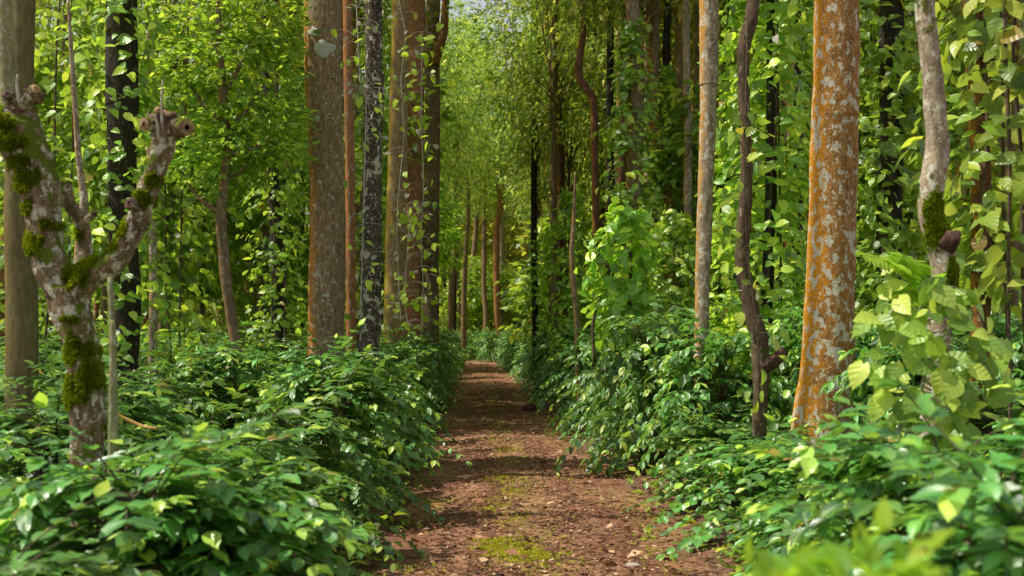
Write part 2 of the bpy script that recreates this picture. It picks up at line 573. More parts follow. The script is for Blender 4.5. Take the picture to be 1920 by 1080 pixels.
    for q in range(420):
        y0 = 7 + 30 * rng.random() ** 1.6
        x0 = path_c(y0) + rng.normal(0, .6)
        a_ = rng.uniform(0, PI)
        l_ = rng.uniform(.06, .3)
        e = np.array([math.cos(a_), math.sin(a_), 0]) * l_
        p0 = np.array([x0, y0, .062])
        tw.append(tube_arrays([p0, p0 + e * .5 + np.array([*rng.normal(0, .012, 2), .008]), p0 + e], [.004, .0035, .002], 4, 5, cap=False))
    tag(obj('path_twigs', mesh_np('path_twigs', *join(tw), M_TWIG)), 'small broken twigs scattered on the red earth path', 'twigs', kind='stuff')
    # weeds and moss tufts down the middle
    N = 4200
    c = rng.integers(0, 120, N)
    cy = 7.2 + 34 * rng.random(120) ** 1.5
    side = rng.random(120)
    cx = np.array([path_c(a) for a in cy]) + np.where(side < .6, rng.normal(0, .16, 120), np.where(side < .85, 1, -1) * rng.uniform(.75, 1.1, 120))
    P = np.stack([cx[c] + rng.normal(0, .13, N), cy[c] + rng.normal(0, .25, N), np.full(N, .04)], -1)
    ang = rng.uniform(0, 2 * PI, N)
    Fw = np.stack([np.cos(ang), np.sin(ang), rng.uniform(.2, 1.5, N)], -1)
    Up = np.stack([rng.normal(0, .3, N), rng.normal(0, .3, N), np.ones(N)], -1)
    me = leaf_mesh('path_weeds', 'lance', P, Fw, Up, rng.uniform(.025, .075, N), M_GRASS, rng.random(N), rng.random(N) ** 2, curl=.5)
    tag(obj('path_weeds', me), 'low yellow green weeds and moss along the middle of the path', 'weeds', kind='stuff')
    # ground cover under the bushes
    N = 16000
    yy = 4 + 55 * rng.random(N) ** 1.6
    xx = rng.uniform(-.46, .46, N) * yy
    pc = np.array([path_c(a) for a in yy])
    k = np.abs(xx - pc) > 1.15
    xx, yy = xx[k], yy[k]
    N = len(xx)
    P = np.stack([xx, yy, rng.uniform(.06, .2, N)], -1)
    ang = rng.uniform(0, 2 * PI, N)
    Fw = np.stack([np.cos(ang), np.sin(ang), rng.uniform(-.1, .9, N)], -1)
    Up = np.stack([rng.normal(0, .3, N), rng.normal(0, .3, N), np.ones(N)], -1)
    me = leaf_mesh('ground_cover', 'simple', P, Fw, Up, rng.uniform(.06, .14, N), M_BROAD, rng.random(N), rng.random(N) ** 3, curl=.4)
    tag(obj('ground_cover', me), 'low green plants and seedlings on the soil under the coffee bushes', 'ground cover', kind='stuff')


build_ground()


M_PMOSS = leaf_mat('path_moss_blade', (.10, .12, .01), (.36, .38, .03), (.62, .56, .05), (.4, .45, .03), rough=.9, spec=.1, tmix=.2, rib=0)
Ps = []
for (x, y, rx, ry) in [(940, 1035, 34, 12), (985, 1052, 40, 9), (925, 960, 26, 16), (960, 985, 22, 12), (935, 905, 24, 8), (950, 850, 22, 6), (940, 800, 16, 5), (925, 760, 12, 4), (965, 930, 20, 6)]:
    d = H_CAM * F / (y - 630)
    c = at(x, y, d)
    n = int(1500 * rx / 34 * (1.5 if y > 1000 else .4))
    g = rng.normal(0, 1, (n, 2))
    dy = ry / (y - 630) * d
    Ps.append(np.stack([c.x + g[:, 0] * rx / F * d * .6 + .08 * np.sin(g[:, 1] * 4), d + g[:, 1] * dy * .7, np.full(n, .058) + rng.uniform(-.004, .006, n)], -1))
P = np.vstack(Ps)
N = len(P)
me = leaf_mesh('path_moss', 'simple', P, rng.normal(0, .7, (N, 3)) + np.array([0, 0, .6]), rng.normal(0, 1, (N, 3)), rng.uniform(.012, .026, N), M_PMOSS, rng.random(N), rng.random(N), rs=rng)
tag(obj('path_moss', me), 'yellow green moss cushions down the untrodden middle of the path', 'moss', kind='stuff')


# ------------------------------------------------------------------ coffee bushes
def coffee_variant(seed, hi=True, nb=128, yf=.12):
    r_ = np.random.default_rng(seed)
    P, Fw, Up, S, rn, yo = [], [], [], [], [], []
    stems = []
    nst = 3
    tops = []
    for s in range(nst):
        a = r_.uniform(0, 6.28)
        q = r_.uniform(.08, .3)
        top = np.array([q * math.cos(a), q * math.sin(a), r_.uniform(1.2, 1.42)])
        stems.append(tube_arrays([(0.04 * math.cos(a), .04 * math.sin(a), -.1), tuple(top * .5 + r_.normal(0, .03, 3)), tuple(top)], [.022, .016, .006], 6, 8, .05, seed + s))
        tops.append(top)
    voids = [(r_.uniform(0, 6.28), r_.uniform(.3, 1.0)) for _ in range(6)]
    for k in range(nb + 16):
        top = tops[k % nst]
        h = r_.uniform(.12, 1.0) ** .8
        shoot = k >= nb
        if shoot:
            h = r_.uniform(.55, 1.0)
        o = top * h + np.array([0, 0, .02])
        az = r_.uniform(0, 6.28)
        if not shoot and any(abs((az - a + PI) % (2 * PI) - PI) < .42 and abs(h - hh) < .2 for a, hh in voids) and r_.random() < .8:
            continue
        # longer in the middle of the shrub, short at the apex: a rounded, uneven outline
        prof = math.sin(min(1, (1.12 - h) * 1.25) * PI * .5)
        L = (.28 + .62 * prof) * r_.uniform(.75, 1.2)
        rise = r_.uniform(.05, .5) + .55 * h
        if shoot:
            L *= r_.uniform(.5, .95)
            rise = r_.uniform(1.1, 2.2)
        n = int(L / .055)
        t = np.linspace(0, 1, n)
        dx = np.cos(az + .35 * t * r_.normal())
        dy = np.sin(az + .35 * t * r_.normal())
        pts = np.stack([o[0] + L * t * dx, o[1] + L * t * dy, o[2] + L * (rise * t - (.45 + .5 * prof) * t * t)], -1)
        stems.append(tube_arrays(pts[[0, n // 2, n - 1]], [.006, .004, .002], 4, 5, cap=False))
        T = np.gradient(pts, axis=0)
        T /= np.linalg.norm(T, axis=1)[:, None]
        side = nrm(np.cross(T, np.array([0, 0, 1.])))
        for i in range(int(n * .25), n):
            for sg in (-1, 1):
                if r_.random() < .08:
                    continue
                f = side[i] * sg * r_.uniform(.7, 1.0) + T[i] * r_.uniform(.35, .9) + np.array([0, 0, r_.uniform(-.4, .25)])
                P.append(pts[i])
                Fw.append(f)
                Up.append(np.array([0, 0, 1.]) + r_.normal(0, .28, 3))
                age = i / n
                S.append(r_.uniform(.09, .155) * (1 - .35 * max(0, age - .8) / .2))
                rn.append(r_.random())
                yo.append(min(1, (age > .86) * r_.uniform(0, .9) * (r_.random() < .55) + (r_.random() < .035) * .6))
        # terminal leaf pair pointing outwards
        for q in range(2):
            P.append(pts[-1])
            Fw.append(T[-1] + r_.normal(0, .3, 3))
            Up.append(np.array([0, 0, 1.]) + r_.normal(0, .2, 3))
            S.append(r_.uniform(.06, .12))
            rn.append(r_.random())
            yo.append(r_.uniform(.1, 1) if r_.random() < .5 else .1)
    V, Q = join(stems)
    stem = mesh_np('coffee_stem', V, Q, M_TWIG)
    fol = leaf_mesh('coffee_foliage', 'coffee' if hi else 'coffee_lo', P, Fw, Up, S, M_COFFEE, np.array(rn), np.array(yo), curl=.3, rs=r_)
    return stem, fol


COFFEE_HI = [coffee_variant(100 + i, True) for i in range(5)]
COFFEE_LO = [coffee_variant(200 + i, False, 85) for i in range(4)]


def bush_height(X, Y):
    pc = path_c(Y)
    if X < pc:
        h = np.interp(Y, [3, 6, 8, 12, 20, 40], [.92, .98, 1.18, 1.45, 1.55, 1.6])
    else:
        h = np.interp(Y, [2, 5, 8, 10, 14, 40], [1.1, 1.15, 1.25, 1.72, 1.86, 1.7])
        px = 960 + X * F / Y
        if Y < 11.5 and 1350 < px < 1700:
            h = min(h, .86)
        if Y < 8 and px > 1250:
            h = min(h, 1.12)
    return float(h)


nb_count = [0]


def put_bush(X, Y, h, r=1.0, name='coffee_bush', label=None, group='coffee bushes lining the path'):
    lib = COFFEE_HI if Y < 15 else COFFEE_LO
    st, fo = lib[random.randrange(len(lib))]
    s = h / 1.5
    t = thing(name, label, 'bush', (X, Y, 0.02), random.uniform(0, 6.28), group, (r, r, s))
    obj('stem', st, t)
    obj('foliage', fo, t)
    nb_count[0] += 1
    return t


ordinal = ['nearest', 'second', 'third', 'fourth', 'fifth', 'sixth', 'seventh', 'eighth', 'ninth', 'tenth']
for side in (-1, 1):
    sn = 'left' if side < 0 else 'right'
    for row in range(0, 12):
        lat = (1.95 if side < 0 else 1.82) + row * 1.5
        Y = 3.4 + (row % 2) * .7
        if side < 0:
            Y += .8
        k = 0
        while Y < (74 if row < 3 else 33):
            X = path_c(Y) + side * lat
            px = 960 + X * F / Y
            if -130 < px < 2050:
                jx, jy = random.uniform(-.15, .15), random.uniform(-.25, .25)
                if row == 0:
                    # the row hugs the path; keep its outline inside the track's edge
                    X += side * random.uniform(-.1, .15)
                    if side > 0 and 9.5 < Y < 11:
                        X += .12
                    if side > 0 and Y < 6:
                        X += .15
                h = bush_height(X, Y) * random.uniform(.92, 1.08)
                near = 'near' if Y < 9 else ('middle' if Y < 18 else 'far')
                if row == 0 and k < 10:
                    lab = f'dark coffee bush hugging the {sn} edge of the path, {ordinal[k]} from the camera'
                elif Y < 9:
                    nbx = 'near left' if side < 0 else 'near right'
                    depth = 'in the frontmost bushes' if Y < 6 else 'just behind the frontmost bushes'
                    lab = f'coffee bush {nbx}, {ordinal[min(row, 9)]} row from the path, {ordinal[k]} in its row'
                else:
                    dd = 'middle distance' if Y < 18 else 'far distance'
                    lab = f'dark green coffee bush in the dense mass {sn} of the path in the {dd}'
                put_bush(X + jx * (row > 0), Y + jy, h, random.uniform(.92, 1.08), label=lab,
                         group=f'coffee bushes {sn} of the path')
                k += 1
            Y += 1.5 if Y < 33 else 1.9
for i in range(44):
    Y = 77.0 + (i // 11) * 2.0
    X = path_c(71) + (i % 11 - 5) * 1.5 + random.uniform(-.3, .3)
    if abs(X - path_c(Y)) < 1.6 and Y < 78:
        continue
    put_bush(X, Y, random.uniform(1.5, 2.1), 1.1, label='sunlit green coffee bush closing the view where the path bends away', group='coffee bushes at the bend of the path')
print('bushes', nb_count[0])


# ------------------------------------------------------------------ trees
def lichen_blob(T, cx, cy, d, wpx, hpx, axis, rad, seed):
    """crusty patch lying 3 mm proud of a round trunk"""
    r_ = np.random.default_rng(seed)
    c = at(cx, cy, d)
    n = 26
    ring = [(0, 0)]
    V = []
    amp = [r_.uniform(.05, .16) for _ in range(5)]
    ph = [r_.uniform(0, 6.28) for _ in range(5)]
    for lev in (0, .5, .85, 1):
        for i in range(n):
            a = 2 * PI * i / n
            q = lev * (1 + sum(am * math.sin((j + 2) * a + p) for j, (am, p) in enumerate(zip(amp, ph))))
            x = q * wpx / 2 * d / F * math.cos(a)
            z = q * hpx / 2 * d / F * math.sin(a)
            ang = math.asin(max(-.95, min(.95, (c.x + x - axis[0]) / rad)))
            rr = rad + (.007 if lev < .9 else -.002)
            V.append((axis[0] + rr * math.sin(ang), axis[1] - rr * math.cos(ang), c.z + z))
    Q = []
    for l in range(3):
        for i in range(n):
            Q.append((l * n + i, l * n + (i + 1) % n, (l + 1) * n + (i + 1) % n, (l + 1) * n + i))
    me = mesh_np('lichen_patch', V, Q, M_LICH)
    return obj('lichen_patch', me, T)


def crown_mesh(name, seed, kind, mat, R, Hh, nclump, per, leaf, crad=.55, shape='dome', yf=.2, flat=.55):
    r_ = np.random.default_rng(seed)
    cl = []
    while len(cl) < nclump:
        q = r_.uniform(-1, 1, 3)
        d = np.linalg.norm(q)
        if d > 1 or d < .35:
            continue
        z = q[2]
        if shape == 'cone':
            lim = (1 - (z + 1) / 2) ** .7 + .12
            if math.hypot(q[0], q[1]) > lim:
                continue
        cl.append(q * np.array([R, R, Hh / 2]))
    cl = np.array(cl)
    idx = np.repeat(np.arange(nclump), per)
    N = len(idx)
    loc = r_.normal(0, 1, (N, 3)) * np.array([crad, crad, crad * flat])
    P = cl[idx] + loc
    outw = nrm(P * np.array([1, 1, .4])) + r_.normal(0, .6, (N, 3))
    outw[:, 2] -= .25
    Up = np.array([0, 0, 1.]) + r_.normal(0, .5, (N, 3))
    me = leaf_mesh(name, kind, P, outw, Up, r_.uniform(.7, 1.3, N) * leaf, mat, r_.random(N), ((r_.random(N) < yf) * r_.random(N)), curl=.3, rs=r_)
    return me, cl


def limb_mesh(name, seed, base, targets, r0, mat, sag=.1, n=10):
    r_ = np.random.default_rng(seed)
    parts = []
    base = np.array(base)
    for k, t in enumerate(targets[:n]):
        t = np.array(t)
        s = base + np.array([0, 0, (t[2] - base[2]) * r_.uniform(.05, .4)])
        mid = (s + t) / 2 + r_.normal(0, .2, 3) + np.array([0, 0, -sag])
        parts.append(tube_arrays([s, mid, t], [r0 * r_.uniform(.7, 1), r0 * .6, r0 * .15], 6, 9, .08, seed + k, cap=False))
    V, Q = join(parts)
    return mesh_np(name, V, Q, mat)


CROWNS = []  # crowns out of view, added for the dappled shade they cast
for i in range(4):
    me, cl = crown_mesh('canopy_crown', 300 + i, 'simple', M_CANOPY, 3.0, 5.0, 60, 34, .18, .42)
    CROWNS.append((me, cl))
OAKS = []
for i in range(4):
    me, cl = crown_mesh('silver_oak_crown', 330 + i, 'spray', M_OAK, 2.3, 10.0, 105, 52, .24, .42, 'any', .4)
    OAKS.append((me, cl))
BROADS = []
for i in range(3):
    me, cl = crown_mesh('broad_crown', 360 + i, 'coffee_lo', M_BROAD, 1.35, 3.6, 74, 24, .2, .2, 'any', .35, .5)
    BROADS.append((me, cl))
LIMBS = [limb_mesh('limb', 380 + i, (0, 0, -3.2), CROWNS[i][1], .06, B_MID, n=14) for i in range(4)]
OLIMBS = [limb_mesh('limb', 390 + i, (0, 0, -4), OAKS[i][1], .035, B_MID, n=26) for i in range(4)]


tube_last = [None]


def trunk(name, T, px, d, mat, seg=20, rough=.035, top=None, seed=0, flare=1.0, ext=True, freq=5, n=None):
    """px: list of (x, y, width) in photo pixels, from the top down; goes on to the ground and up to height top"""
    pts = [at(x, y, d) for x, y, w in px]
    rad = [w / 2 * d / F for x, y, w in px]
    loc = T.location
    if ext:
        b = pts[-1]
        dirn = (pts[-1] - pts[-2]).normalized() if len(pts) > 1 else Vector((0, 0, -1))
        dirn = Vector((dirn.x * .4, 0, -1))
        k = (b.z + .25)
        pts.append(Vector((b.x + dirn.x * k, d, -.25)))
        rad.append(rad[-1] * flare)
    if top:
        a, c = pts[0], pts[1]
        sl = (a.x - c.x) / max(.3, a.z - c.z)
        m = (a.z + top) / 2
        pts.insert(0, Vector((a.x + sl * .6 * (m - a.z), d, m)))
        rad.insert(0, rad[0] * .8)
        pts.insert(0, Vector((a.x + sl * .6 * (top - a.z), d, top)))
        rad.insert(0, rad[0] * .45)
    L = sum((pts[i] - pts[i + 1]).length for i in range(len(pts) - 1))
    V, Q = tube_last[0] = tube_arrays([tuple(p - loc) for p in pts[::-1]], rad[::-1], seg, n or int(max(24, L * 9)), rough, seed, freq=freq)
    return obj(name, mesh_np(name, V, Q, mat), T), pts, rad


def tree(label, px, d, mat, name='tree', cat='tree', top=27.0, crown='canopy', group=None, seed=0, flare=1.15, rough=.035, seg=20, cs=1.0, freq=5):  # near tops set high so their crowns' shade falls outside the view
    b = at(px[-1][0], px[-1][1], d)
    T = thing(name, label, cat, (b.x, d, 0), 0, group)
    _, pts, rad = trunk('trunk', T, px, d, mat, seg, rough, top, seed, flare, freq=freq)
    if crown:
        lib, lim = {'canopy': (CROWNS, LIMBS), 'oak': (OAKS, OLIMBS)}[crown]
        i = seed % 4
        tp = pts[0] - T.location
        z = tp.z + (-.6 if crown == 'canopy' else -1.0)
        obj('crown', lib[i][0], T, (tp.x, 0, z), seed * 1.3, (cs, cs, cs))
        obj('limb', lim[i], T, (tp.x, 0, z), seed * 1.3, (cs, cs, cs))
    return T, pts, rad


def fromto(*a):
    return list(a)


# --- the trees nearest the path
T1, pts, rad = tree('thick grey brown trunk with a big white lichen patch high up, left of the path',
                    [(602, 0, 66), (608, 200, 66), (615, 400, 67), (612, 560, 68), (611, 660, 68)], 15, B_OAK, 'silver_oak', top=27, seed=1, seg=32, rough=.02, crown='canopy', cs=.8)
for k, (x, y, w, h) in enumerate([(612, 99, 38, 30), (592, 68, 20, 18), (599, 228, 12, 12), (605, 345, 10, 8), (618, 555, 11, 9)]):
    d = 15
    axx = np.interp(y, [0, 200, 400, 560, 660], [602, 608, 615, 612, 611])
    a = at(axx, y, d)
    lb = lichen_blob(T1, x, y, d, w, h, (a.x, d), 33.5 * d / F * 1.01, 11 + k)
    lb.location = -T1.location

T4, _, _ = tree('thick straight trunk covered in bright orange algae and white lichen blotches, right of the path',
                [(1569, 0, 84), (1565, 200, 86), (1561, 400, 88), (1556, 560, 90), (1551, 680, 97), (1545, 760, 106), (1541, 815, 114)], 11, B_ORANGE, 'silver_oak',
                top=27, seed=2, seg=40, rough=.022, flare=1.2)
for bt in ([(1534, 640, 26), (1524, 710, 38), (1514, 780, 44), (1505, 850, 50), (1496, 940, 60)], [(1578, 700, 30), (1584, 780, 40), (1592, 850, 48), (1600, 950, 56)]):
    V, Q = tube_arrays([tuple(at(x + (14 if q == 0 and x < 1560 else 0) - (16 if q == 0 and x > 1560 else 0), y, 11.02 - .045 * q) - T4.location) for q, (x, y, w_) in enumerate(bt)], [w_ / 2 * 11 / F * (.5 if q == 0 else 1) for q, (x, y, w_) in enumerate(bt)], 18, 30, .03, 8)
    obj('root_flare', mesh_np('root_flare', V, Q, B_ORANGE), T4)
T2, _, _ = tree('slim straight grey and orange trunk standing between the path and the crooked tree',
                [(1329, 0, 36), (1329, 130, 32), (1325, 300, 30), (1320, 450, 29), (1316, 600, 28)], 13.5, B_GREY, 'silver_oak', top=27, seed=3, flare=1.2)
# crooked slender tree with stub
T = thing('crooked_tree', 'slender crooked tree with a sawn side stub low on its dark bent trunk', 'tree', (at(1425, 810, 10.5).x, 10.5, 0))
_, pts, _ = trunk('trunk', T, [(1413, 0, 24), (1404, 50, 24), (1394, 90, 24), (1395, 180, 22), (1400, 290, 22), (1396, 400, 24), (1391, 480, 26), (1404, 560, 28), (1422, 630, 32), (1427, 690, 32), (1424, 800, 26)], 10.5,
                  bark_mat('bark_crooked', (.05, .032, .02), (.15, .105, .065), (.30, .27, .2), .2, 12, moss=.25, speck=.25), 18, .09, 8, 5, freq=11)
V, Q = tube_arrays([tuple(at(x, y, 10.45) - T.location) for x, y in ((1428, 690), (1445, 680), (1458, 668), (1472, 658))], [.07, .06, .055, .05], 14, 14, .12, 3, freq=25)
st = obj('branch_stub', mesh_np('branch_stub', V, Q, M_REDW), T)
obj('crown', CROWNS[2][0], T, (pts[0].x - T.location.x, 0, 8.2), 1, (.6, .6, .6))
obj('limb', LIMBS[2], T, (pts[0].x - T.location.x, 0, 8.2), 1, (.6, .6, .6))

tree('thin rust orange trunk half hidden behind the thick grey brown trunk', [(652, 0, 18), (656, 300, 18), (658, 560, 18)], 19, B_RED, 'silver_oak', seed=4, cs=.6)
T9, _, _ = tree('black trunk spotted with white lichen, just right of the thick grey brown trunk',
                [(700, 0, 32), (702, 150, 35), (699, 300, 36), (697, 450, 37), (696, 600, 37), (691, 660, 40)], 14.5, B_BLACK, 'silver_oak', seed=5, rough=.05, cs=.55)
tree('brown trunk with a sunlit yellow left edge, leftmost of three close trunks by the path', [(751, 0, 33), (748, 200, 35), (743, 400, 38), (740, 590, 42)], 20, B_YEL, 'silver_oak', seed=6, seg=22, cs=.6)
tree('orange brown trunk in the middle of the three close trunks by the path', [(781, 0, 34), (780, 150, 34), (778, 300, 31), (775, 450, 29), (775, 640, 29)], 24, B_RED, 'silver_oak', seed=7, cs=.6)
T12, _, _ = tree('brown trunk with a forked limb near its top, rightmost of three close trunks',
                 [(812, 0, 26), (811, 120, 28), (811, 300, 28), (808, 450, 30), (806, 640, 34)], 29, B_MID, 'silver_oak', seed=8, cs=.6)
V, Q = tube_arrays([tuple(at(x, y, 28.8) - T12.location) for x, y in ((814, 120), (822, 90), (832, 60), (836, 0), (850, -90))], [.14, .12, .11, .09, .06], 10, 20, .06, 4)
obj('limb', mesh_np('forked_limb', V, Q, B_RED), T12)
tree('smooth olive brown trunk at the far left behind the mossy pollarded tree', [(44, 0, 42), (38, 200, 50), (36, 400, 54), (41, 560, 58), (41, 690, 58)], 10, B_SMOOTH, 'silver_oak', seed=9, rough=.02, cs=.55)
TV, _, _ = tree('dark brown trunk hung with pepper leaves behind the mossy pollarded tree', [(228, 0, 58), (230, 200, 56), (229, 400, 54), (238, 560, 52), (236, 645, 46)], 13, B_DARK, 'support_tree', seed=10, cs=.6)
tree('thin mottled stem between the dark vine tree and the leafy small tree', [(283, 380, 13), (287, 470, 15), (288, 560, 15), (286, 660, 16)], 14, B_GREY, 'young_tree', top=5.5, crown=None, seed=11)
tree('dark trunk behind leaves close left of the thick grey brown trunk', [(505, 260, 18), (516, 400, 24), (524, 600, 27)], 18, B_DARK, 'support_tree', top=8, crown=None, seed=12)

# small leafy tree
T = thing('leafy_tree', 'small leafy tree with bright green crown on a thin trunk, left of the thick trunk', 'tree', (at(450, 690, 14).x, 14, 0))
_, pts, _ = trunk('trunk', T, [(412, 90, 14), (420, 200, 16), (425, 300, 17), (414, 400, 19), (421, 500, 20), (434, 600, 20), (449, 700, 18)], 14, B_MID, 14, .09, 6.0, 31, freq=9)
for k, (x, y, s) in enumerate([(430, 110, .62), (478, 235, .5), (400, 290, .42), (470, 20, .48)]):
    c = at(x, y, 14.2)
    obj('crown' if k < 3 else 'crown', BROADS[k % 3][0], T, tuple(c - T.location), k * 2.1, (s, s, s * .75))
V, Q = join([tube_arrays([tuple(at(a, b, 14) - T.location), tuple(at((a + c) / 2, (b + e) / 2 + 10, 14) - T.location), tuple(at(c, e, 14.1) - T.location)], [.035, .025, .008], 6, 8, .08)
             for a, b, c, e in ((422, 250, 500, 150), (423, 290, 520, 250), (421, 230, 350, 150), (416, 400, 340, 330), (418, 180, 470, 70), (422, 330, 470, 300))])
obj('limb', mesh_np('small_limbs', V, Q, B_MID), T)

# slender middle distance trunks: x, y from, y to, width, distance, bark, how it differs
SL = [
    ([(935, 330, 10), (938, 380, 11), (931, 450, 12), (933, 635, 13)], 80, B_RED, 16, 'thin reddish trunk rising from the bushes where the path ends'),
    ([(1008, 120, 9), (1002, 250, 11), (1001, 430, 12), (1003, 560, 12)], 34, B_DARK, 11, 'thin dark trunk just left of the tall thin spotted trunk'),
    ([(1043, 0, 12), (1037, 150, 13), (1039, 350, 14), (1040, 640, 15)], 31, B_MID, 12, 'tall thin brown spotted trunk right of where the path ends'),
    ([(952, 140, 8), (947, 220, 9), (943, 300, 11), (940, 560, 12)], 86, B_GREY, 22, 'thin grey trunk in the yellow foliage above the end of the path'),
    ([(905, 95, 6), (893, 150, 7), (872, 200, 8), (855, 262, 9), (852, 420, 10)], 82, B_DARK, 21, 'thin dark trunk leaning right above the path'),
    ([(1062, 180, 12), (1054, 230, 14), (1052, 300, 16), (1054, 560, 16)], 36, B_RED, 10, 'short reddish curved trunk right of the tall thin spotted trunk'),
    ([(1160, 0, 14), (1163, 100, 15), (1158, 250, 16), (1158, 560, 17)], 32, B_MID, 12, 'brown trunk left of the bright orange trunk in the background'),
    ([(1200, 50, 22), (1199, 150, 24), (1192, 300, 24), (1190, 560, 25)], 30, B_ORANGE, 12, 'bright orange trunk standing in the background right of the curved tree'),
    ([(1244, 0, 9), (1252, 100, 10), (1255, 250, 11), (1262, 400, 12), (1262, 560, 12)], 28, B_DARK, 11, 'thin dark leaning trunk behind the large leaved pepper clump'),
    ([(1280, 0, 16), (1277, 120, 16), (1280, 560, 18)], 42, B_RED, 14, 'reddish trunk deep behind the slim pale grey trunk'),
    ([(1128, 0, 9), (1131, 80, 10), (1135, 560, 12)], 44, B_DARK, 14, 'thin dark trunk just right of the curved tree'),
    ([(1480, 0, 18), (1484, 150, 18), (1480, 560, 20)], 22, B_ORANGE, 12, 'orange trunk hidden in vines left of the thick orange trunk'),
    ([(560, 0, 12), (563, 150, 14), (563, 560, 16)], 30, B_DARK, 13, 'thin dark trunk just left of the thick grey brown trunk'),
    ([(1075, 430, 8), (1072, 480, 9), (1078, 560, 10), (1082, 620, 10)], 20, B_MID, 4.6, 'short thin stem left of the large leaved pepper clump'),
    ([(667, 150, 12), (669, 300, 14), (668, 560, 14)], 26, B_RED, 12, 'thin reddish stem behind the black spotted trunk'),
    ([(1895, 0, 12), (1900, 300, 13), (1902, 560, 14)], 24, B_MID, 12, 'thin brown trunk at the far right edge behind the pepper vines'),
    ([(120, 140, 12), (112, 300, 13), (115, 560, 14)], 24, B_MID, 12, 'thin trunk behind leaves between the olive trunk and the dark vine tree'),
    ([(148, 300, 12), (158, 380, 16), (150, 470, 20), (148, 640, 22)], 11, B_GREY, 5.0, 'pale knotty stem close behind the fork of the mossy tree'),
]
for i, (px, d, m, top, lab) in enumerate(SL):
    tree(lab, px, d, m, 'slender_tree', top=top, crown='oak' if d > 24 and top > 9 else None, seed=40 + i, seg=12, group='slender trees in the middle distance', rough=.05, cs=.8)

# curved (S shaped) tree
T = thing('curved_tree', 'tree whose trunk bends in an S high up, right of the path end', 'tree', (at(1116, 560, 24).x, 24, 0))
_, pts, _ = trunk('trunk', T, [(1096, -40, 10), (1094, 30, 10), (1093, 70, 12), (1088, 100, 14), (1085, 140, 15), (1098, 165, 15), (1113, 190, 14), (1115, 280, 14), (1117, 400, 14), (1117, 560, 14)], 24, B_DRED, 12, .05, 11.5, 77)
obj('crown', OAKS[0][0], T, (pts[0].x - T.location.x, 0, 12), 0, (.8, .8, .8))
obj('limb', OLIMBS[0], T, (pts[0].x - T.location.x, 0, 12), 0, (.8, .8, .8))


# ------------------------------------------------------------------ pollarded mossy tree (near left)
D0 = 6.0
T = thing('pollarded_tree', 'gnarled mossy pollarded tree with two limbs ending in knobbly burls, near left', 'tree', (at(165, 860, D0).x, D0, 0))


def rel(x, y, d=D0):
    return tuple(at(x, y, d) - T.location)


trk = [tube_arrays([rel(164, 1180), rel(166, 960), rel(164, 860), rel(163, 760), rel(158, 680), rel(146, 620), rel(132, 575), rel(128, 540)],
                   np.array([70, 66, 62, 64, 62, 62, 72, 74]) / 2 * D0 / F, 28, 70, .06, 5, freq=14)]
obj('trunk', mesh_np('pollard_trunk', *join(trk), B_MOSSY), T)
k = D0 / F / 2
l1 = tube_arrays([rel(130, 560), rel(103, 520), rel(88, 470), rel(82, 410), rel(72, 350), rel(52, 295), rel(34, 245), rel(28, 205)], np.array([66, 64, 62, 66, 76, 86, 92, 74]) * k, 26, 64, .08, 6, freq=15)
obj('limb', mesh_np('pollard_limb_a', *l1, B_MOSSY), T)
l2 = tube_arrays([rel(126, 555), rel(165, 520), rel(212, 492), rel(243, 448), rel(266, 392), rel(286, 335), rel(304, 285), rel(313, 238)], np.array([60, 54, 48, 42, 38, 36, 38, 50]) * k, 22, 64, .09, 8, freq=15)
obj('limb', mesh_np('pollard_limb_b', *l2, B_MOSSY), T)
l3 = tube_arrays([rel(145, 545, 6.2), rel(160, 480, 6.3), rel(156, 420, 6.3), rel(132, 385, 6.25), rel(118, 340, 6.2)], np.array([30, 26, 24, 26, 22]) * k, 14, 30, .12, 12, freq=18)
obj('limb', mesh_np('pollard_limb_c', *l3, B_MOSSY), T)
sh = tube_arrays([rel(20, 225), rel(12, 120), rel(8, 0), rel(6, -250), rel(12, -600)], np.array([30, 30, 28, 24, 14]) * k, 14, 30, .02, 12)
obj('shoot', mesh_np('pollard_shoot', *sh, M_POLE), T)


def burl(cx, cy, w, h, seed, mat, d=D0):
    r_ = np.random.default_rng(seed)
    n, s = 64, 44
    th = np.linspace(0, 2 * PI, n, endpoint=False)
    ph = np.linspace(-PI / 2 + .05, PI / 2 - .05, s)
    Tt, Ph = np.meshgrid(th, ph)
    dirs = np.stack([np.cos(Ph) * np.cos(Tt), np.cos(Ph) * np.sin(Tt), np.sin(Ph)], -1)
    rr = np.ones_like(Tt)
    for q in range(90):
        v = nrm(r_.normal(0, 1, 3))
        rr += r_.uniform(-.18, .34) * np.exp(-((1 - dirs @ v) / r_.uniform(.004, .04)))
    c = np.array(rel(cx, cy, d))
    V = c + dirs * rr[..., None] * np.array([w, (w + h) / 2, h]) / 2 * d / F
    V = V.reshape(-1, 3)
    i = np.arange(s - 1)[:, None] * n
    j = np.arange(n)[None]
    Q = np.stack([i + j, i + (j + 1) % n, i + n + (j + 1) % n, i + n + j], -1).reshape(-1, 4)
    return obj('burl', mesh_np('burl', V, Q, mat), T)


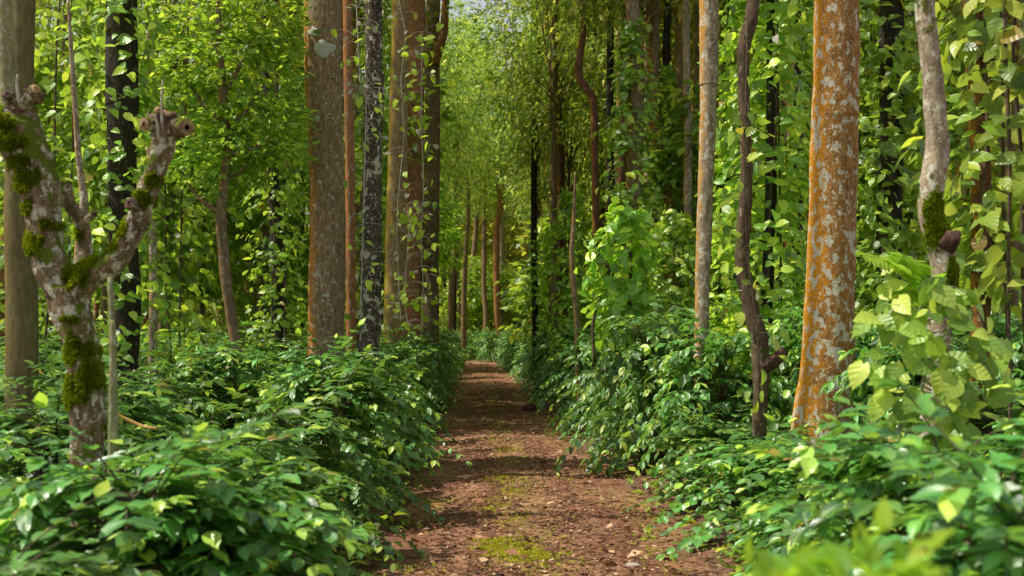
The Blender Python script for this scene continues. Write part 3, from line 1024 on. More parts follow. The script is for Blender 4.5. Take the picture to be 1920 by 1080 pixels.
M_BURL = plain_mat('burl_bark', (.04, .024, .014), (.26, .15, .08), 40, .9, 1)
burl(310, 230, 66, 36, 1, M_BURL)
burl(330, 240, 36, 44, 7, M_BURL)
burl(30, 215, 66, 50, 2, M_BURL)
burl(258, 384, 34, 26, 3, M_BURL)
burl(62, 180, 34, 30, 4, M_BURL)
for a_, b_, w, mt in (((326, 236), (350, 238), 34, M_WOOD), ((290, 236), (270, 232), 24, M_WOOD), ((262, 394), (242, 380), 22, M_REDW), ((46, 200), (66, 166), 22, M_WOOD),
                      ((300, 226), (296, 206), 14, M_WOOD), ((22, 205), (14, 176), 20, M_REDW), ((150, 425), (176, 400), 14, M_REDW)):
    p0, p1 = np.array(rel(*a_, D0 - .02)), np.array(rel(*b_, D0 - .09))
    V, Q = tube_arrays([p0, (p0 + p1) / 2, p1], np.array([w * 1.15, w, w]) * k, 18, 10, .07, int(w), freq=30)
    st = obj('cut_stub', mesh_np('cut_stub', V[:-1], Q[:-9], B_MOSSY), T)
    ring = V[9 * 18:10 * 18]
    c_ = ring.mean(0)
    t_ = (p1 - p0) / np.linalg.norm(p1 - p0)
    Vd = np.vstack([c_ + (ring - c_) * .3 + t_ * .004, c_ + (ring - c_) * .98 + t_ * .001])
    Qd = [(q, (q + 1) % 18, 18 + (q + 1) % 18, 18 + q) for q in range(18)] + [(0, q, q + 1, q + 2) for q in range(1, 16, 2)]
    obj('cut_face', mesh_np('cut_face', Vd, Qd, mt), st)
for tw, rr_ in (([rel(304, 235, 5.9), rel(303, 190, 5.9), rel(305, 150, 5.9)], [.007, .006, .003]), ([rel(298, 240, 5.9), rel(291, 215, 5.88), rel(300, 270, 5.9)], [.004, .004, .003]),
                ([rel(38, 200, 5.9), rel(32, 160, 5.9), rel(33, 140, 5.9)], [.01, .008, .006])):
    obj('twig', mesh_np('dry_twig', *tube_arrays(tw, rr_, 6, 8), M_DEAD), T)


def moss_mesh(name, c, size, seed, n=1500, par=None, d=D0, surf=None):
    """cushion of moss: thousands of tiny blades over a lumpy pad"""
    r_ = np.random.default_rng(seed)
    dirs = nrm(r_.normal(0, 1, (n, 3)))
    P = np.array(c) + dirs * np.array(size) * r_.uniform(.75, 1.0, (n, 1)) * (1 + .15 * np.sin(dirs[:, :1] * 7 + seed))
    return P, dirs


M_MOSSL = leaf_mat('moss_blade', (.05, .08, .004), (.2, .27, .01), (.42, .48, .015), (.3, .36, .01), rough=.9, spec=.1, tmix=.3, rib=0)


def moss_pads(parent, pads, d, tubes, name='moss'):
    """thin uneven film of moss blades growing out of the bark itself"""
    V, Q = join(tubes)
    V = np.asarray(V)
    a, b_, c, e = (V[Q[:, q]] for q in range(4))
    cen = (a + b_ + c + e) / 4
    nn = np.cross(c - a, e - b_)
    area = np.linalg.norm(nn, axis=1)
    nn = nrm(nn)
    mid = cen.mean(0)
    w = np.zeros(len(cen))
    for x, y, pw, ph in pads:
        q = at(x, y, d) - parent.location
        rx, rz = pw / 2 * d / F * 1.1, ph / 2 * d / F * 1.1
        w = np.maximum(w, np.exp(-(((cen[:, 0] - q.x) / rx) ** 2 + ((cen[:, 2] - q.z) / rz) ** 2) ** 1.5))
    f_ = sum(np.sin(cen @ rng.normal(0, k_, 3) + rng.uniform(0, 6)) for k_ in (12, 20, 32, 48, 70))
    w = np.clip(w * 1.5 + f_ * .16 - .45, 0, 1) * area
    w /= w.sum()
    N = int(sum(9 * p[2] * p[3] ** .6 for p in pads))
    idx = rng.choice(len(cen), N, p=w)
    u, v = rng.random((N, 1)), rng.random((N, 1))
    P = (a[idx] * (1 - u) + b_[idx] * u) * (1 - v) + (e[idx] * (1 - u) + c[idx] * u) * v
    n_ = nn[idx]
    me = leaf_mesh(name, 'simple', P - n_ * .002, n_ + rng.normal(0, .45, (N, 3)) + np.array([0, 0, .3]), rng.normal(0, 1, (N, 3)), rng.uniform(.010, .026, N), M_MOSSL,
                   rng.random(N), np.clip(n_[:, 2] * .7 + .3, 0, 1) * rng.random(N))
    return obj(name, me, parent)


moss_pads(T, [(63, 345, 44, 40), (50, 310, 40, 24), (60, 395, 30, 30), (150, 512, 46, 44), (168, 495, 30, 26), (205, 462, 52, 20), (235, 432, 24, 28), (272, 375, 34, 26), (174, 712, 40, 56), (146, 655, 34, 50), (170, 660, 26, 20),
              (160, 748, 44, 20), (98, 425, 32, 18), (45, 275, 50, 34), (142, 740, 24, 60), (148, 600, 36, 14), (20, 250, 50, 60), (70, 460, 30, 40), (290, 340, 24, 30)], D0, trk + [l1, l2, l3])

for i, (a, b_, w, nm) in enumerate([((207, 520), (203, 900), 13, 'slim'), ((212, 600), (219, 900), 12, 'leaning')]):
    p0, p1 = at(*a, 5.85), at(*b_, 5.85)
    dz = (p0 - p1) / (p0.z - p1.z)
    pb = p1 - dz * (p1.z + .05)
    V, Q = tube_arrays([tuple(pb - Vector((pb.x, 5.85, 0))), tuple((p1 + p0) / 2 - Vector((pb.x, 5.85, 0)) + Vector((.014 - .02 * i, .01, 0))), tuple(p0 - Vector((pb.x, 5.85, 0)))], [w / 2 * 5.85 / F] * 2 + [w / 2 * 5.85 / F * .8], 12, 24, .04, i)
    tag(obj('wooden_pole', mesh_np('wooden_pole', V, Q, M_POLE), None, (pb.x, 5.85, 0)),
        ['tall pale green pole standing upright beside the mossy pollarded trunk', 'shorter pale green pole leaning against the taller pole by the mossy trunk'][i], 'pole')

# pollarded tree on the right
D1 = 7.0
T = thing('pollarded_tree', 'mottled crooked tree with a mossy knot, rising out of the large leaved vine at right', 'tree', (at(1750, 840, D1).x, D1, 0))
_, pts, _ = trunk('trunk', T, [(1733, -10, 36), (1742, 90, 38), (1753, 200, 40), (1758, 280, 42), (1749, 340, 46), (1744, 400, 42), (1760, 450, 48), (1770, 510, 46), (1764, 570, 42), (1756, 700, 46), (1748, 850, 56)], D1,
                  bark_mat('bark_pollard_right', (.2, .15, .09), (.42, .34, .23), (.7, .66, .54), .45, 16, moss=.25, speck=.4, bump=.8), 22, .06, 6.4, 15, freq=12)
moss_pads(T, [(1756, 428, 50, 32), (1745, 440, 24, 40), (1778, 520, 26, 60), (1768, 560, 44, 30), (1750, 400, 40, 60)], D1, [tube_last[0]])
k1 = D1 / F / 2
V, Q = tube_arrays([tuple(at(1775, 460, D1 - .05) - T.location), tuple(at(1785, 450, D1 - .12) - T.location), tuple(at(1790, 440, D1 - .16) - T.location)], np.array([34, 32, 26]) * k1, 14, 10, .12, 4, freq=20)
obj('branch_stub', mesh_np('stub_right', V, Q, M_REDW), T)
obj('crown', CROWNS[3][0], T, (pts[0].x - T.location.x, 0, 7.4), 2, (.55, .55, .5))
obj('limb', LIMBS[3], T, (pts[0].x - T.location.x, 0, 7.4), 2, (.55, .55, .5))


# ------------------------------------------------------------------ pepper vines
def column(seed, z0, z1, R, n, leaf, kind='pepper_lo', mat=None, bulge=.35, spread=.25, young_lit=.2):
    r_ = np.random.default_rng(seed)
    # leaves hang on short side shoots, so they come in loose clumps
    m = max(6, n // 4)
    cz = r_.uniform(z0, z1, m)
    ca = r_.uniform(0, 6.28, m)
    lump = 1 + bulge * np.sin(cz * 2.1 + seed) * np.sin(ca + cz * 1.3 + seed)
    cr = R * lump * r_.uniform(.65, 1.25, m)
    i = r_.integers(0, m, n)
    z = cz[i] + r_.normal(0, .11, n)
    a = ca[i] + r_.normal(0, spread, n) / np.maximum(.5, cr[i] / .4)
    rad = cr[i] + r_.normal(0, .07, n)
    tap = np.clip((z1 - z) / (.25 * (z1 - z0)), .25, 1) ** .6
    rad = rad * tap
    P = np.stack([rad * np.cos(a), rad * np.sin(a), z], -1)
    O = np.stack([np.cos(a), np.sin(a), np.zeros(n)], -1)
    tang = np.stack([-np.sin(a), np.cos(a), np.zeros(n)], -1)
    Fw = O * r_.uniform(-.1, .9, (n, 1)) + tang * r_.normal(0, .85, (n, 1)) + np.array([0, 0, -1]) * r_.uniform(-.25, .95, (n, 1))
    Up = O * r_.uniform(.4, 1, (n, 1)) + np.array([0, 0, 1]) * r_.uniform(.3, 1.1, (n, 1)) + r_.normal(0, .25, (n, 3))
    return leaf_mesh('pepper_foliage', kind, P, Fw, Up, leaf * r_.uniform(.5, 1.25, n), mat or M_PEPPER, r_.random(n), (r_.random(n) < young_lit) * r_.random(n), curl=.3, rs=r_)


def vine_stems(seed, z0, z1, R, k=5):
    r_ = np.random.default_rng(seed)
    parts = []
    for q in range(k):
        a = r_.uniform(0, 6.28)
        pts = []
        for z in np.linspace(z0, z1, 7):
            a += r_.normal(0, .35)
            pts.append((R * math.cos(a), R * math.sin(a), z))
        parts.append(tube_arrays(pts, [.014] * 6 + [.006], 6, 26, .1, seed + q, cap=False))
    return mesh_np('vine_stem', *join(parts), M_TWIG)


COLS = [column(500 + i, .6, 7.4, .42, 2000, .15, bulge=.5) for i in range(5)]
STEMS = [vine_stems(520 + i, 0, 7, .17) for i in range(2)]
HOST = []
for i in range(5):
    r_ = np.random.default_rng(540 + i)
    x = np.cumsum(np.concatenate([[0], r_.normal(0, .12, 6)]))
    y = np.cumsum(np.concatenate([[0], r_.normal(0, .12, 6)]))
    V, Q = tube_arrays([(x[j], y[j], -.2 + j * 2.0) for j in range(7)], [.15, .14, .13, .12, .11, .09, .05], 14, 70, .05, i)
    HOST.append((V, Q, (x[-1], y[-1])))
HOSTM = {}


def host(i, mat):
    key = (i, mat.name)
    if key not in HOSTM:
        HOSTM[key] = mesh_np('host_trunk', HOST[i][0], HOST[i][1], mat)
    return HOSTM[key]


def pepper(x, y, z0, z1, R, n, leaf, label, seed, kind='pepper', mat=None, group=None, young_lit=.2, stems=True, bulge=.35, spread=.25):
    T = thing('pepper_vine', label, 'vine', (x, y, 0), 0, group)
    obj('foliage', column(seed, z0, z1, R, n, leaf, kind, mat, bulge, spread, young_lit), T)
    if stems:
        obj('stem', vine_stems(seed, 0, z1 * .95, max(.1, R * .3), 2), T)
    return T


# vine on dark tree left: sparse, trunk shows through
p = at(233, 400, 13)
pepper(p.x, 13, 1.6, 6.4, .42, 900, .13, 'sparse pepper vine with pale leaves climbing the dark trunk behind the mossy tree', 601, 'pepper', young_lit=.35, bulge=.5)
p = at(120, 300, 15)
pepper(p.x, 15, 1.2, 7, .8, 900, .14, 'loose pepper vine between the olive trunk and the dark vine tree at left', 602, 'pepper')
p = at(325, 250, 16)
pepper(p.x, 16, 1.2, 7.5, .6, 900, .13, 'pepper vine column in shade just left of the small leafy tree', 603, 'pepper')
p = at(522, 420, 17.6)
pepper(p.x, 17.6, 1.2, 5.0, .4, 900, .12, 'pepper vine with small leaves on the dark trunk left of the thick grey brown trunk', 604, 'pepper')
p = at(665, 450, 21)
pepper(p.x, 21, .8, 6, .42, 800, .14, 'sunlit pepper vine seen in the gap between the thick trunk and the black trunk', 605, 'pepper', young_lit=.4)

# tall dark column right of the orange trunk, and its host tree
d = 12.5
p = at(1668, 500, d)
tree('dark brown trunk almost buried in a tall pepper vine behind the thick orange trunk', [(1672, 0, 44), (1670, 300, 46), (1662, 600, 48), (1654, 790, 52)], d, B_DARK, 'support_tree', seed=21, top=20, cs=.6)
pepper(p.x, d, 1.9, 6.2, .40, 1900, .13, 'tall dense pepper vine column just right of the thick orange trunk', 606, 'pepper', young_lit=.12)
# right edge tree and vine
d = 9.0
tree('dark and orange trunk standing behind the pepper vine near the right edge', [(1832, 0, 26), (1833, 120, 34), (1838, 300, 36), (1840, 450, 38), (1838, 700, 40)], d,
     bark_mat('bark_right', (.04, .022, .012), (.12, .06, .03), (.5, .5, .4), .1, 10, (.4, .2, .02), .4, .35), 'support_tree', seed=22, top=20, cs=.6)
p = at(1850, 300, d)
pepper(p.x, d - .05, 2.05, 5.2, .36, 620, .155, 'bright pepper vine with large glossy leaves on the trunk near the right edge', 607, 'pepper', young_lit=.35, bulge=.5)
p = at(1915, 250, 7.6)
pepper(p.x, 7.6, 1.9, 4.6, .3, 330, .16, 'bright yellow green pepper vine cut off by the right edge of the view', 608, 'pepper', mat=M_PEPPER_PALE, young_lit=.6, bulge=.5)
# columns between pale trunk and orange trunk
for i, (x, d, z0, z1, R, n, lab) in enumerate([
    (1440, 14, 1.2, 7.2, .62, 2100, 'wide sunlit pepper vine column behind the crooked slender tree'),
    (1490, 16.5, 1.2, 7.2, .5, 1300, 'pepper vine column in the gap left of the thick orange trunk'),
    (1385, 17, 1.2, 5.6, .36, 800, 'narrow pepper vine column right of the slim pale grey trunk'),
    (1268, 20, 1.2, 3.8, .6, 1100, 'short bushy pepper vine left of the slim pale grey trunk'),
    (1022, 34, 1.2, 4.6, .6, 900, 'low rounded pepper vine mass right of where the path ends'),
    (1072, 26, 1.0, 5.0, .55, 1100, 'pepper vine column right of the tall thin spotted trunk'),
]):
    p = at(x, 400, d)
    if x not in (1022, 1072, 1268):
      tree('dark support trunk inside the ' + lab.split(' behind')[0].split(' in the')[0], [(x + 4, 630 - (z1 + .2 - 1.7) * F / d, 160 / d), (x + 6, 320, 300 / d), (x - 3, 600, 340 / d)], d, B_MID if i > 2 else B_DARK, 'support_tree', top=None, crown=None, seed=80 + i, group='trunks inside the pepper columns', seg=12)
    pepper(p.x, d, z0, z1, R * .85, int(n * 1.15), .145, lab, 620 + i, 'pepper_lo' if d > 15 else 'pepper', young_lit=.4)
# leafy clump in the middle, on its short post
d = 16
p = at(1178, 480, d)
T = thing('pepper_vine', 'bushy pepper vine with big bright drooping leaves, right of the path in mid view', 'vine', (p.x, d, 0))
me = column(640, 1.7, 3.45, .42, 760, .17, 'pepper', M_PEPPER, .4, .35, .2)
obj('foliage', me, T)
V, Q = join([tube_arrays([(-.02, 0, -.05), (0, .02, 1.2), (.03, 0, 2.9)], [.05, .045, .03], 10, 20, .1), tube_arrays([tuple(at(1115, 680, d) - p + Vector((0, 0, p.z)) - Vector((0, 0, 0))) , tuple(at(1113, 600, d) - p + Vector((0, 0, p.z))), tuple(at(1140, 520, d) - p + Vector((0, 0, p.z)))], [.022, .02, .012], 8, 12, .1)])
obj('stem', mesh_np('post_stem', V, Q, M_TWIG), T)

# near large leaved clump at the right
d = 6.35
p = at(1745, 680, d)
T = thing('pepper_vine', 'low pepper vine with large pale yellow green leaves around the mottled crooked tree at right', 'vine', (p.x, d, 0))
r_ = np.random.default_rng(9)
N = 150
a = r_.normal(-1.57, 1.25, N)
zz = r_.uniform(1.1, 1.98, N)
prof = np.interp(zz, [1.15, 1.4, 1.7, 1.9, 2.05], [.2, .36, .42, .32, .15])
rad = prof * r_.uniform(.45, 1.1, N)
P = np.stack([rad * np.cos(a), rad * np.sin(a) * .8, zz], -1)
O = np.stack([np.cos(a), np.sin(a), np.zeros(N)], -1)
Fw = O * r_.uniform(.1, .5, (N, 1)) + r_.normal(0, .5, (N, 3)) + np.array([0, 0, -1]) * r_.uniform(-.1, 1.1, (N, 1))
Up = O * .5 + np.array([0, 0, 1]) * r_.uniform(.2, .9, (N, 1)) + np.array([0, -.7, 0]) + r_.normal(0, .2, (N, 3))
obj('foliage', leaf_mesh('big_pepper_leaves', 'pepper', P, Fw, Up, r_.uniform(.09, .17, N), M_PEPPER_PALE, r_.random(N), (r_.random(N) < .35) * r_.random(N), curl=.25, rs=r_, wid=r_.uniform(.95, 1.25, N)), T)
st = []
for (x0, y0), (x1, y1) in (((1668, 880), (1706, 740)), ((1692, 890), (1716, 730)), ((1700, 870), (1735, 700))):
    a0, a1 = at(x0, y0, 6.2) - T.location, at(x1, y1, 6.25) - T.location
    dz = (a1 - a0)
    st.append(tube_arrays([tuple(a0 - dz * (a0.z / dz.z) * .98), tuple(a0), tuple((a0 + a1) / 2 + Vector((-.008, 0, 0))), tuple(a1)], [.016, .015, .014, .01], 8, 20, .05))
for q in range(26):
    i = r_.integers(0, N)
    st.append(tube_arrays([(0, 0, P[i][2] + .03), tuple(P[i] * np.array([.5, .5, 1]) + np.array([0, 0, .06])), tuple(P[i])], [.006, .004, .003], 5, 6, cap=False))
obj('stem', mesh_np('pepper_stems', *join(st), M_STEMG), T)

# fern growing by the knot
T = thing('fern', 'bright green fern with arching fronds left of the mottled crooked tree', 'fern', tuple(at(1735, 560, 6.6)))
for fr, (x1, y1, x2, y2) in enumerate([(1690, 500, 1620, 478), (1700, 505, 1670, 490), (1705, 520, 1695, 480), (1712, 520, 1712, 490), (1725, 540, 1750, 520), (1712, 545, 1690, 560)]):
    c = [at(1735, 565, 6.6), at(x1, y1, 6.5), at(x2, y2, 6.4)]
    pts = catmull([tuple(q - T.location) for q in c], 22)
    Tn = nrm(np.gradient(pts, axis=0))
    Vn = nrm(np.cross(Tn, np.array([0, -.5, 1.])))
    P, Fw, Up, S = [], [], [], []
    for i in range(5, 22):
        for sg in (-1, 1):
            P.append(pts[i])
            Fw.append(Vn[i] * sg + Tn[i] * .45 + np.array([0, 0, -.1]))
            Up.append(np.array([0, -.5, 1.]))
            S.append(.12 * max(0, math.sin(PI * min(1, 1.05 - (i - 4) / 19))) ** .7 + .015)
    n = len(P)
    fo = obj('frond', leaf_mesh('frond', 'lance', P, Fw, Up, S, M_FERN, rng.random(n), rng.random(n) * .5, curl=.2), T)
    V, Q = tube_arrays(pts[[0, 7, 14, 21]], [.004, .004, .003, .001], 5, 14, cap=False)
    obj('stalk', mesh_np('frond_stalk', V, Q, M_STEMG), fo)


# thin creepers on the middle trunks, with a few dry pale leaves
def creeper(label, px, d, seed, nl=60, mat=M_PEPPER, dry=.5, leaf=.1, sm=None):
    b = at(px[-1][0], px[-1][1], d)
    T = thing('creeper', label, 'creeper', (b.x, d, 0))
    r_ = np.random.default_rng(seed)
    pts = np.array([tuple(at(x, y, d) - T.location) for x, y in px])
    parts = [tube_arrays(pts, [.008] * len(pts), 6, len(pts) * 8, .1, seed, cap=False)]
    cur = catmull(pts, 80)
    P, Fw = [], []
    for q in range(nl):
        s = cur[r_.integers(0, 80)]
        e = s + r_.normal(0, 1, 3) * np.array([.2, .1, .12])
        parts.append(tube_arrays([s, (s + e) / 2 + np.array([0, 0, .04]), e], [.004, .003, .002], 4, 5, cap=False))
        P.append(e)
        Fw.append(r_.normal(0, .7, 3) + np.array([0, -.2, -.5]))
    obj('stem', mesh_np('creeper_stem', *join(parts), sm or M_DEAD), T)
    P, Fw = np.array(P), np.array(Fw)
    n = len(P)
    Up = np.array([0, -.5, .8]) + r_.normal(0, .5, (n, 3))
    dd = r_.random(n) < dry
    if dd.any():
        obj('dry_leaves', leaf_mesh('dry_leaves', 'pepper_lo', P[dd], Fw[dd], Up[dd], r_.uniform(.5, 1, dd.sum()) * leaf, M_DRY, r_.random(dd.sum()), r_.random(dd.sum()) * .6, rs=r_), T)
    if (~dd).any():
        obj('foliage', leaf_mesh('creeper_leaves', 'pepper_lo', P[~dd], Fw[~dd], Up[~dd], r_.uniform(.7, 1.3, (~dd).sum()) * leaf, mat, r_.random((~dd).sum()), r_.random((~dd).sum()) * .7, rs=r_), T)
    return T


creeper('dead looking creeper with dry pale leaves left of the black spotted trunk', [(668, 0), (672, 90), (676, 160), (686, 190), (684, 300), (680, 450), (676, 600)], 14.2, 1, 80, M_PEPPER, .45, .1)
creeper('creeper with pale and green leaves on the leftmost of the three close trunks', [(748, 0), (760, 70), (752, 150), (757, 250), (745, 400), (748, 540), (752, 600)], 19.5, 2, 55, M_PEPPER, .35, .13)
creeper('leafy creeper between the middle and the right one of the three close trunks', [(792, 60), (790, 200), (794, 350), (790, 450), (793, 540), (790, 630)], 19.2, 3, 90, M_FERN, .12, .14)
creeper('leafy creeper low between the left and middle one of the three close trunks', [(762, 380), (768, 420), (764, 470), (760, 560), (766, 620)], 19.6, 4, 40, M_PEPPER, .1, .14)
creeper('thin creeper with small leaves on the upper part of the crooked slender tree', [(1402, 40), (1398, 200), (1396, 330), (1402, 480), (1420, 620), (1422, 760)], 10.35, 5, 44, M_PEPPER, .05, .12, M_TWIG)


# ------------------------------------------------------------------ background plantation
def bg_label(X, Y):
    pc = path_c(Y)
    s = 'left' if X < pc else 'right'
    return s


for i, (X, Y, h, lab) in enumerate([(-1.7, 4.75, 1.12, 'coffee bush right in front of the mossy pollarded tree and the poles'), (-1.2, 5.3, 1.02, 'low coffee bush at the bottom of the view right of the mossy pollarded tree'), (1.42, 3.1, 1.27, 'blurred broad coffee bush closest to the camera at the bottom right'), (2.3, 3.9, 1.3, 'blurred coffee bush at the lower right edge beside the closest bush'),
                                     (1.72, 4.8, 1.2, 'coffee bush between the closest blurred bush and the large leaved pepper vine')]):
    put_bush(X, Y, h, 1.0, label=lab, group='coffee bushes %s of the path' % ('left' if X < 0 else 'right'))
random.seed(21)
cnt = 0
placed = []
WB = [B_MID, B_RED, B_DARK, B_ORANGE, B_GREY, B_MID]
tries = 0
while cnt < 118 and tries < 6000:
    tries += 1
    Y = random.uniform(21, 92)
    X = random.uniform(-.5, .5) * Y
    if abs(X - path_c(min(Y, 97))) < 2.4 and Y < 74:
        continue
    if -7 < X - path_c(min(Y, 97)) < 0 and Y < 60 and random.random() < .55:
        continue
    px = 960 + X * F / Y
    if 64 < Y < 88 and -16 < X < -3 and random.random() < .8:
        continue
    if (860 < px < 960 and Y < 55) or (1055 < px < 1135 and Y < 60):
        continue
    if any((X - a) ** 2 + (Y - b_) ** 2 < (2.2 + Y * .02) ** 2 for a, b_ in placed):
        continue
    placed.append((X, Y))
    s = bg_label(X, Y)
    i = random.randrange(5)
    mt = random.choice(WB)
    sc_ = random.uniform(.8, 1.25)
    rz = random.uniform(0, 6.28)
    depth = 'middle distance' if Y < 38 else 'far distance'
    T = thing('background_tree', f'tall straight shade tree in the {depth}, {s} of the path', 'tree', (X, Y, 0), rz, f'shade trees in the {depth} {s} of the path', (sc_, sc_, sc_))
    obj('trunk', host(i, mt), T)
    hx, hy = HOST[i][2]
    oi = random.randrange(4)
    obj('crown', OAKS[oi][0], T, (hx, hy, 12.2), random.uniform(0, 6), (.9, .9, 1))
    obj('limb', OLIMBS[oi], T, (hx, hy, 12.2), 0, (.9, .9, 1))
    if random.random() < .72:
        V_ = thing('pepper_vine', f'pepper vine column on a shade tree in the {depth}, {s} of the path', 'vine', (X, Y, 0), rz, f'pepper vines in the {depth} {s} of the path', (1.0, 1.0, random.uniform(.7, 1.1)))
        obj('foliage', COLS[random.randrange(5)], V_)
    cnt += 1
for px, Y, sz in ((838, 66, 1.25), (868, 73, 1.3), (902, 80, 1.4), (852, 84, 1.5), (885, 88, 1.6)):
    X = (px - 960) / F * Y
    T = thing('background_tree', 'tall tree far off in the gap above the end of the path', 'tree', (X, Y, 0), px, 'far trees above the end of the path', (sz, sz, sz))
    obj('trunk', host(px % 5, B_MID), T)
    obj('crown', OAKS[px % 4][0], T, (0, 0, 12.2), 1, (.9, .9, 1))
    obj('limb', OLIMBS[px % 4], T, (0, 0, 12.2), 0, (.9, .9, 1))
print('bg', cnt)

SLIM = []
for i in range(4):
    r_ = np.random.default_rng(560 + i)
    V, Q = tube_arrays([(r_.normal(0, .12) * j ** .5, r_.normal(0, .1), -.2 + j * 3.2) for j in range(7)], [.10, .09, .085, .08, .07, .06, .04], 10, 50, .05, i)
    SLIM.append((V, Q))
SLIMM = {}
random.seed(33)
k = 0
while k < 105:
    Y = random.uniform(26, 84)
    px = random.choice([random.uniform(830, 1300), random.uniform(980, 1300), random.uniform(820, 1320), random.uniform(0, 1920), random.uniform(820, 1320)])
    if px > 980 and random.random() < .6:
        Y = random.uniform(23, 46)
    elif px < 960 and px > 820 and random.random() < .6:
        continue
    if 820 < px < 965 and Y > 50:
        continue
    X = (px - 960) / F * Y
    if 1055 < px < 1135 or (abs(X - path_c(min(Y, 97))) < 1.8 and Y < 74):
        continue
    m = random.choice([B_MID, B_DRED, B_GREY, B_ORANGE, B_YEL, B_DARK, B_MID, B_DRED])
    q = random.randrange(4)
    if (q, m.name) not in SLIMM:
        SLIMM[(q, m.name)] = mesh_np('slim_trunk', SLIM[q][0], SLIM[q][1], m)
    s = bg_label(X, Y)
    depth = 'middle distance' if Y < 45 else 'far distance'
    T = thing('slender_tree', f'slim straight bare trunked tree in the {depth}, {s} of the path', 'tree', (X, Y, 0), random.uniform(0, 6), f'slim trees in the {depth} {s} of the path')
    obj('trunk', SLIMM[(q, m.name)], T)
    obj('crown', OAKS[q][0], T, (0, 0, 18), 0, (.7, .7, .5))
    k += 1

# understory trees with leafy crowns that fill the middle
random.seed(5)
k = 0
for i in range(400):
    Y = random.uniform(22, 88)
    X = random.uniform(-.48, .48) * Y
    if abs(X - path_c(min(Y, 97))) < (3.0 if Y < 74 else 1.5):
        continue
    px = 960 + X * F / Y
    if 64 < Y < 88 and -16 < X < -1 and random.random() < .8:
        continue
    if Y < 40 and 840 < px < 1010:
        continue
    if k >= 84:
        break
    s = bg_label(X, Y)
    depth = 'middle distance' if Y < 38 else 'far distance'
    T = thing('understory_tree', f'small bushy broad leaved tree in the {depth}, {s} of the path', 'tree', (X, Y, 0), random.uniform(0, 6), f'small understory trees in the {depth} {s} of the path')
    h = random.uniform(1.8, 7.5)
    sz = random.uniform(1.0, 1.7)
    if 'st' not in globals() or True:
        pass
    key = 'sap'
    obj('trunk', host(random.randrange(5), B_MID), T, scale=(.4, .4, (h + 1.5) / 12))
    obj('crown', BROADS[k % 3][0], T, (0, 0, h), 0, (sz, sz, sz * .9))
    k += 1

for i in range(7):
    Y = 84 + i * 1.2
    px = 830 + (i * 67) % 190
    T = thing('understory_tree', 'bright bushy low tree where the path bends out of sight', 'tree', ((px - 960) / F * Y, Y, 0), i * 1.7, 'small understory trees where the path bends')
    h = 2.4 + (i * 37 % 10) * .45
    obj('trunk', host(i % 5, B_MID), T, scale=(.4, .4, (h + 1.5) / 12))
    obj('crown', BROADS[i % 3][0], T, (0, 0, h), 0, (1.6, 1.6, 1.4))

# far-off wood that closes the view
def far_wood():
    r_ = np.random.default_rng(77)
    M = 2600
    Y = r_.uniform(90, 150, M)
    X = r_.uniform(-.52, .52, M) * Y
    Z = r_.uniform(0, 1, M) ** 1.25 * 30 + np.clip(Y - 95, 0, None) * .1
    M2 = 750
    Y2 = r_.uniform(92, 125, M2)
    X2 = r_.uniform(-.075, .06, M2) * Y2
    Z2 = r_.uniform(2, 27, M2)
    X, Y, Z = np.concatenate([X, X2]), np.concatenate([Y, Y2]), np.concatenate([Z, Z2])
    M = M + M2
    C_ = np.stack([X, Y, Z], -1)
    per = 60
    idx = np.repeat(np.arange(M), per)
    N = len(idx)
    P = C_[idx] + r_.normal(0, 1, (N, 3)) * np.array([1.3, 1.0, .9])
    keep = ~((P[:, 2] > 24 + 6 * np.sin(P[:, 0] * .21) + 3 * np.sin(P[:, 0] * .7)))
    P = P[keep]
    N = len(P)
    me = leaf_mesh('far_wood', 'simple', P, r_.normal(0, 1, (N, 3)), np.array([0, 0, 1.]) + r_.normal(0, .6, (N, 3)), r_.uniform(.35, .75, N), M_OAK, r_.random(N), (r_.random(N) < .4) * r_.random(N), rs=r_)
    tag(obj('far_wood', me), 'yellow green wood that closes the view behind the plantation', 'wood', kind='stuff')


far_wood()

# unseen trees added left of the view, whose crowns throw the dappled shade on the path and bushes
random.seed(12)
for i, (X, Y, h, s) in enumerate([(-10.5, 7.5, 12, .5), (-12.5, 13, 12, .6)]):
    T = thing('added_shade_tree', f'unseen tree added left of the view for its shade, {ordinal[i]} of its row', 'tree', (X, Y, 0), i * 1.1, 'added shade trees left of the view')
    obj('trunk', host(i % 5, B_MID), T, scale=(1.1, 1.1, h / 11))
    obj('crown', CROWNS[i % 4][0], T, (0, 0, h), i, (s * 1.2, s * 1.2, s))
    obj('limb', LIMBS[i % 4], T, (0, 0, h), i, (s * 1.2, s * 1.2, s))

# ------------------------------------------------------------------ small near things
# lime green seedling plants right in front (out of focus)
def low_plant(x, y, d, R, n, leaf, mat, label, seed, kind='pepper', name='shrub'):
    p = at(x, y, d)
    T = thing(name, label, 'shrub', (p.x, d, 0))
    r_ = np.random.default_rng(seed)
    dirs = nrm(r_.normal(0, 1, (n, 3)) * np.array([1, 1, .7]))
    dirs[:, 2] = np.abs(dirs[:, 2])
    P = dirs * R * r_.uniform(.3, 1, (n, 1)) + np.array([0, 0, p.z - R])
    Fw = dirs + r_.normal(0, .4, (n, 3)) + np.array([0, 0, .1])
    Up = np.array([0, 0, 1.]) + r_.normal(0, .4, (n, 3))
    obj('foliage', leaf_mesh('shrub_leaves', kind, P, Fw, Up, leaf * r_.uniform(.7, 1.2, n), mat, r_.random(n), r_.random(n) * .8, rs=r_), T)
    parts = [tube_arrays([(0, 0, -.05), tuple(P[i] * .5), tuple(P[i])], [.008, .005, .003], 5, 8, cap=False) for i in range(0, n, max(1, n // 18))]
    obj('stem', mesh_np('shrub_stems', *join(parts), M_STEMG), T)
    return T


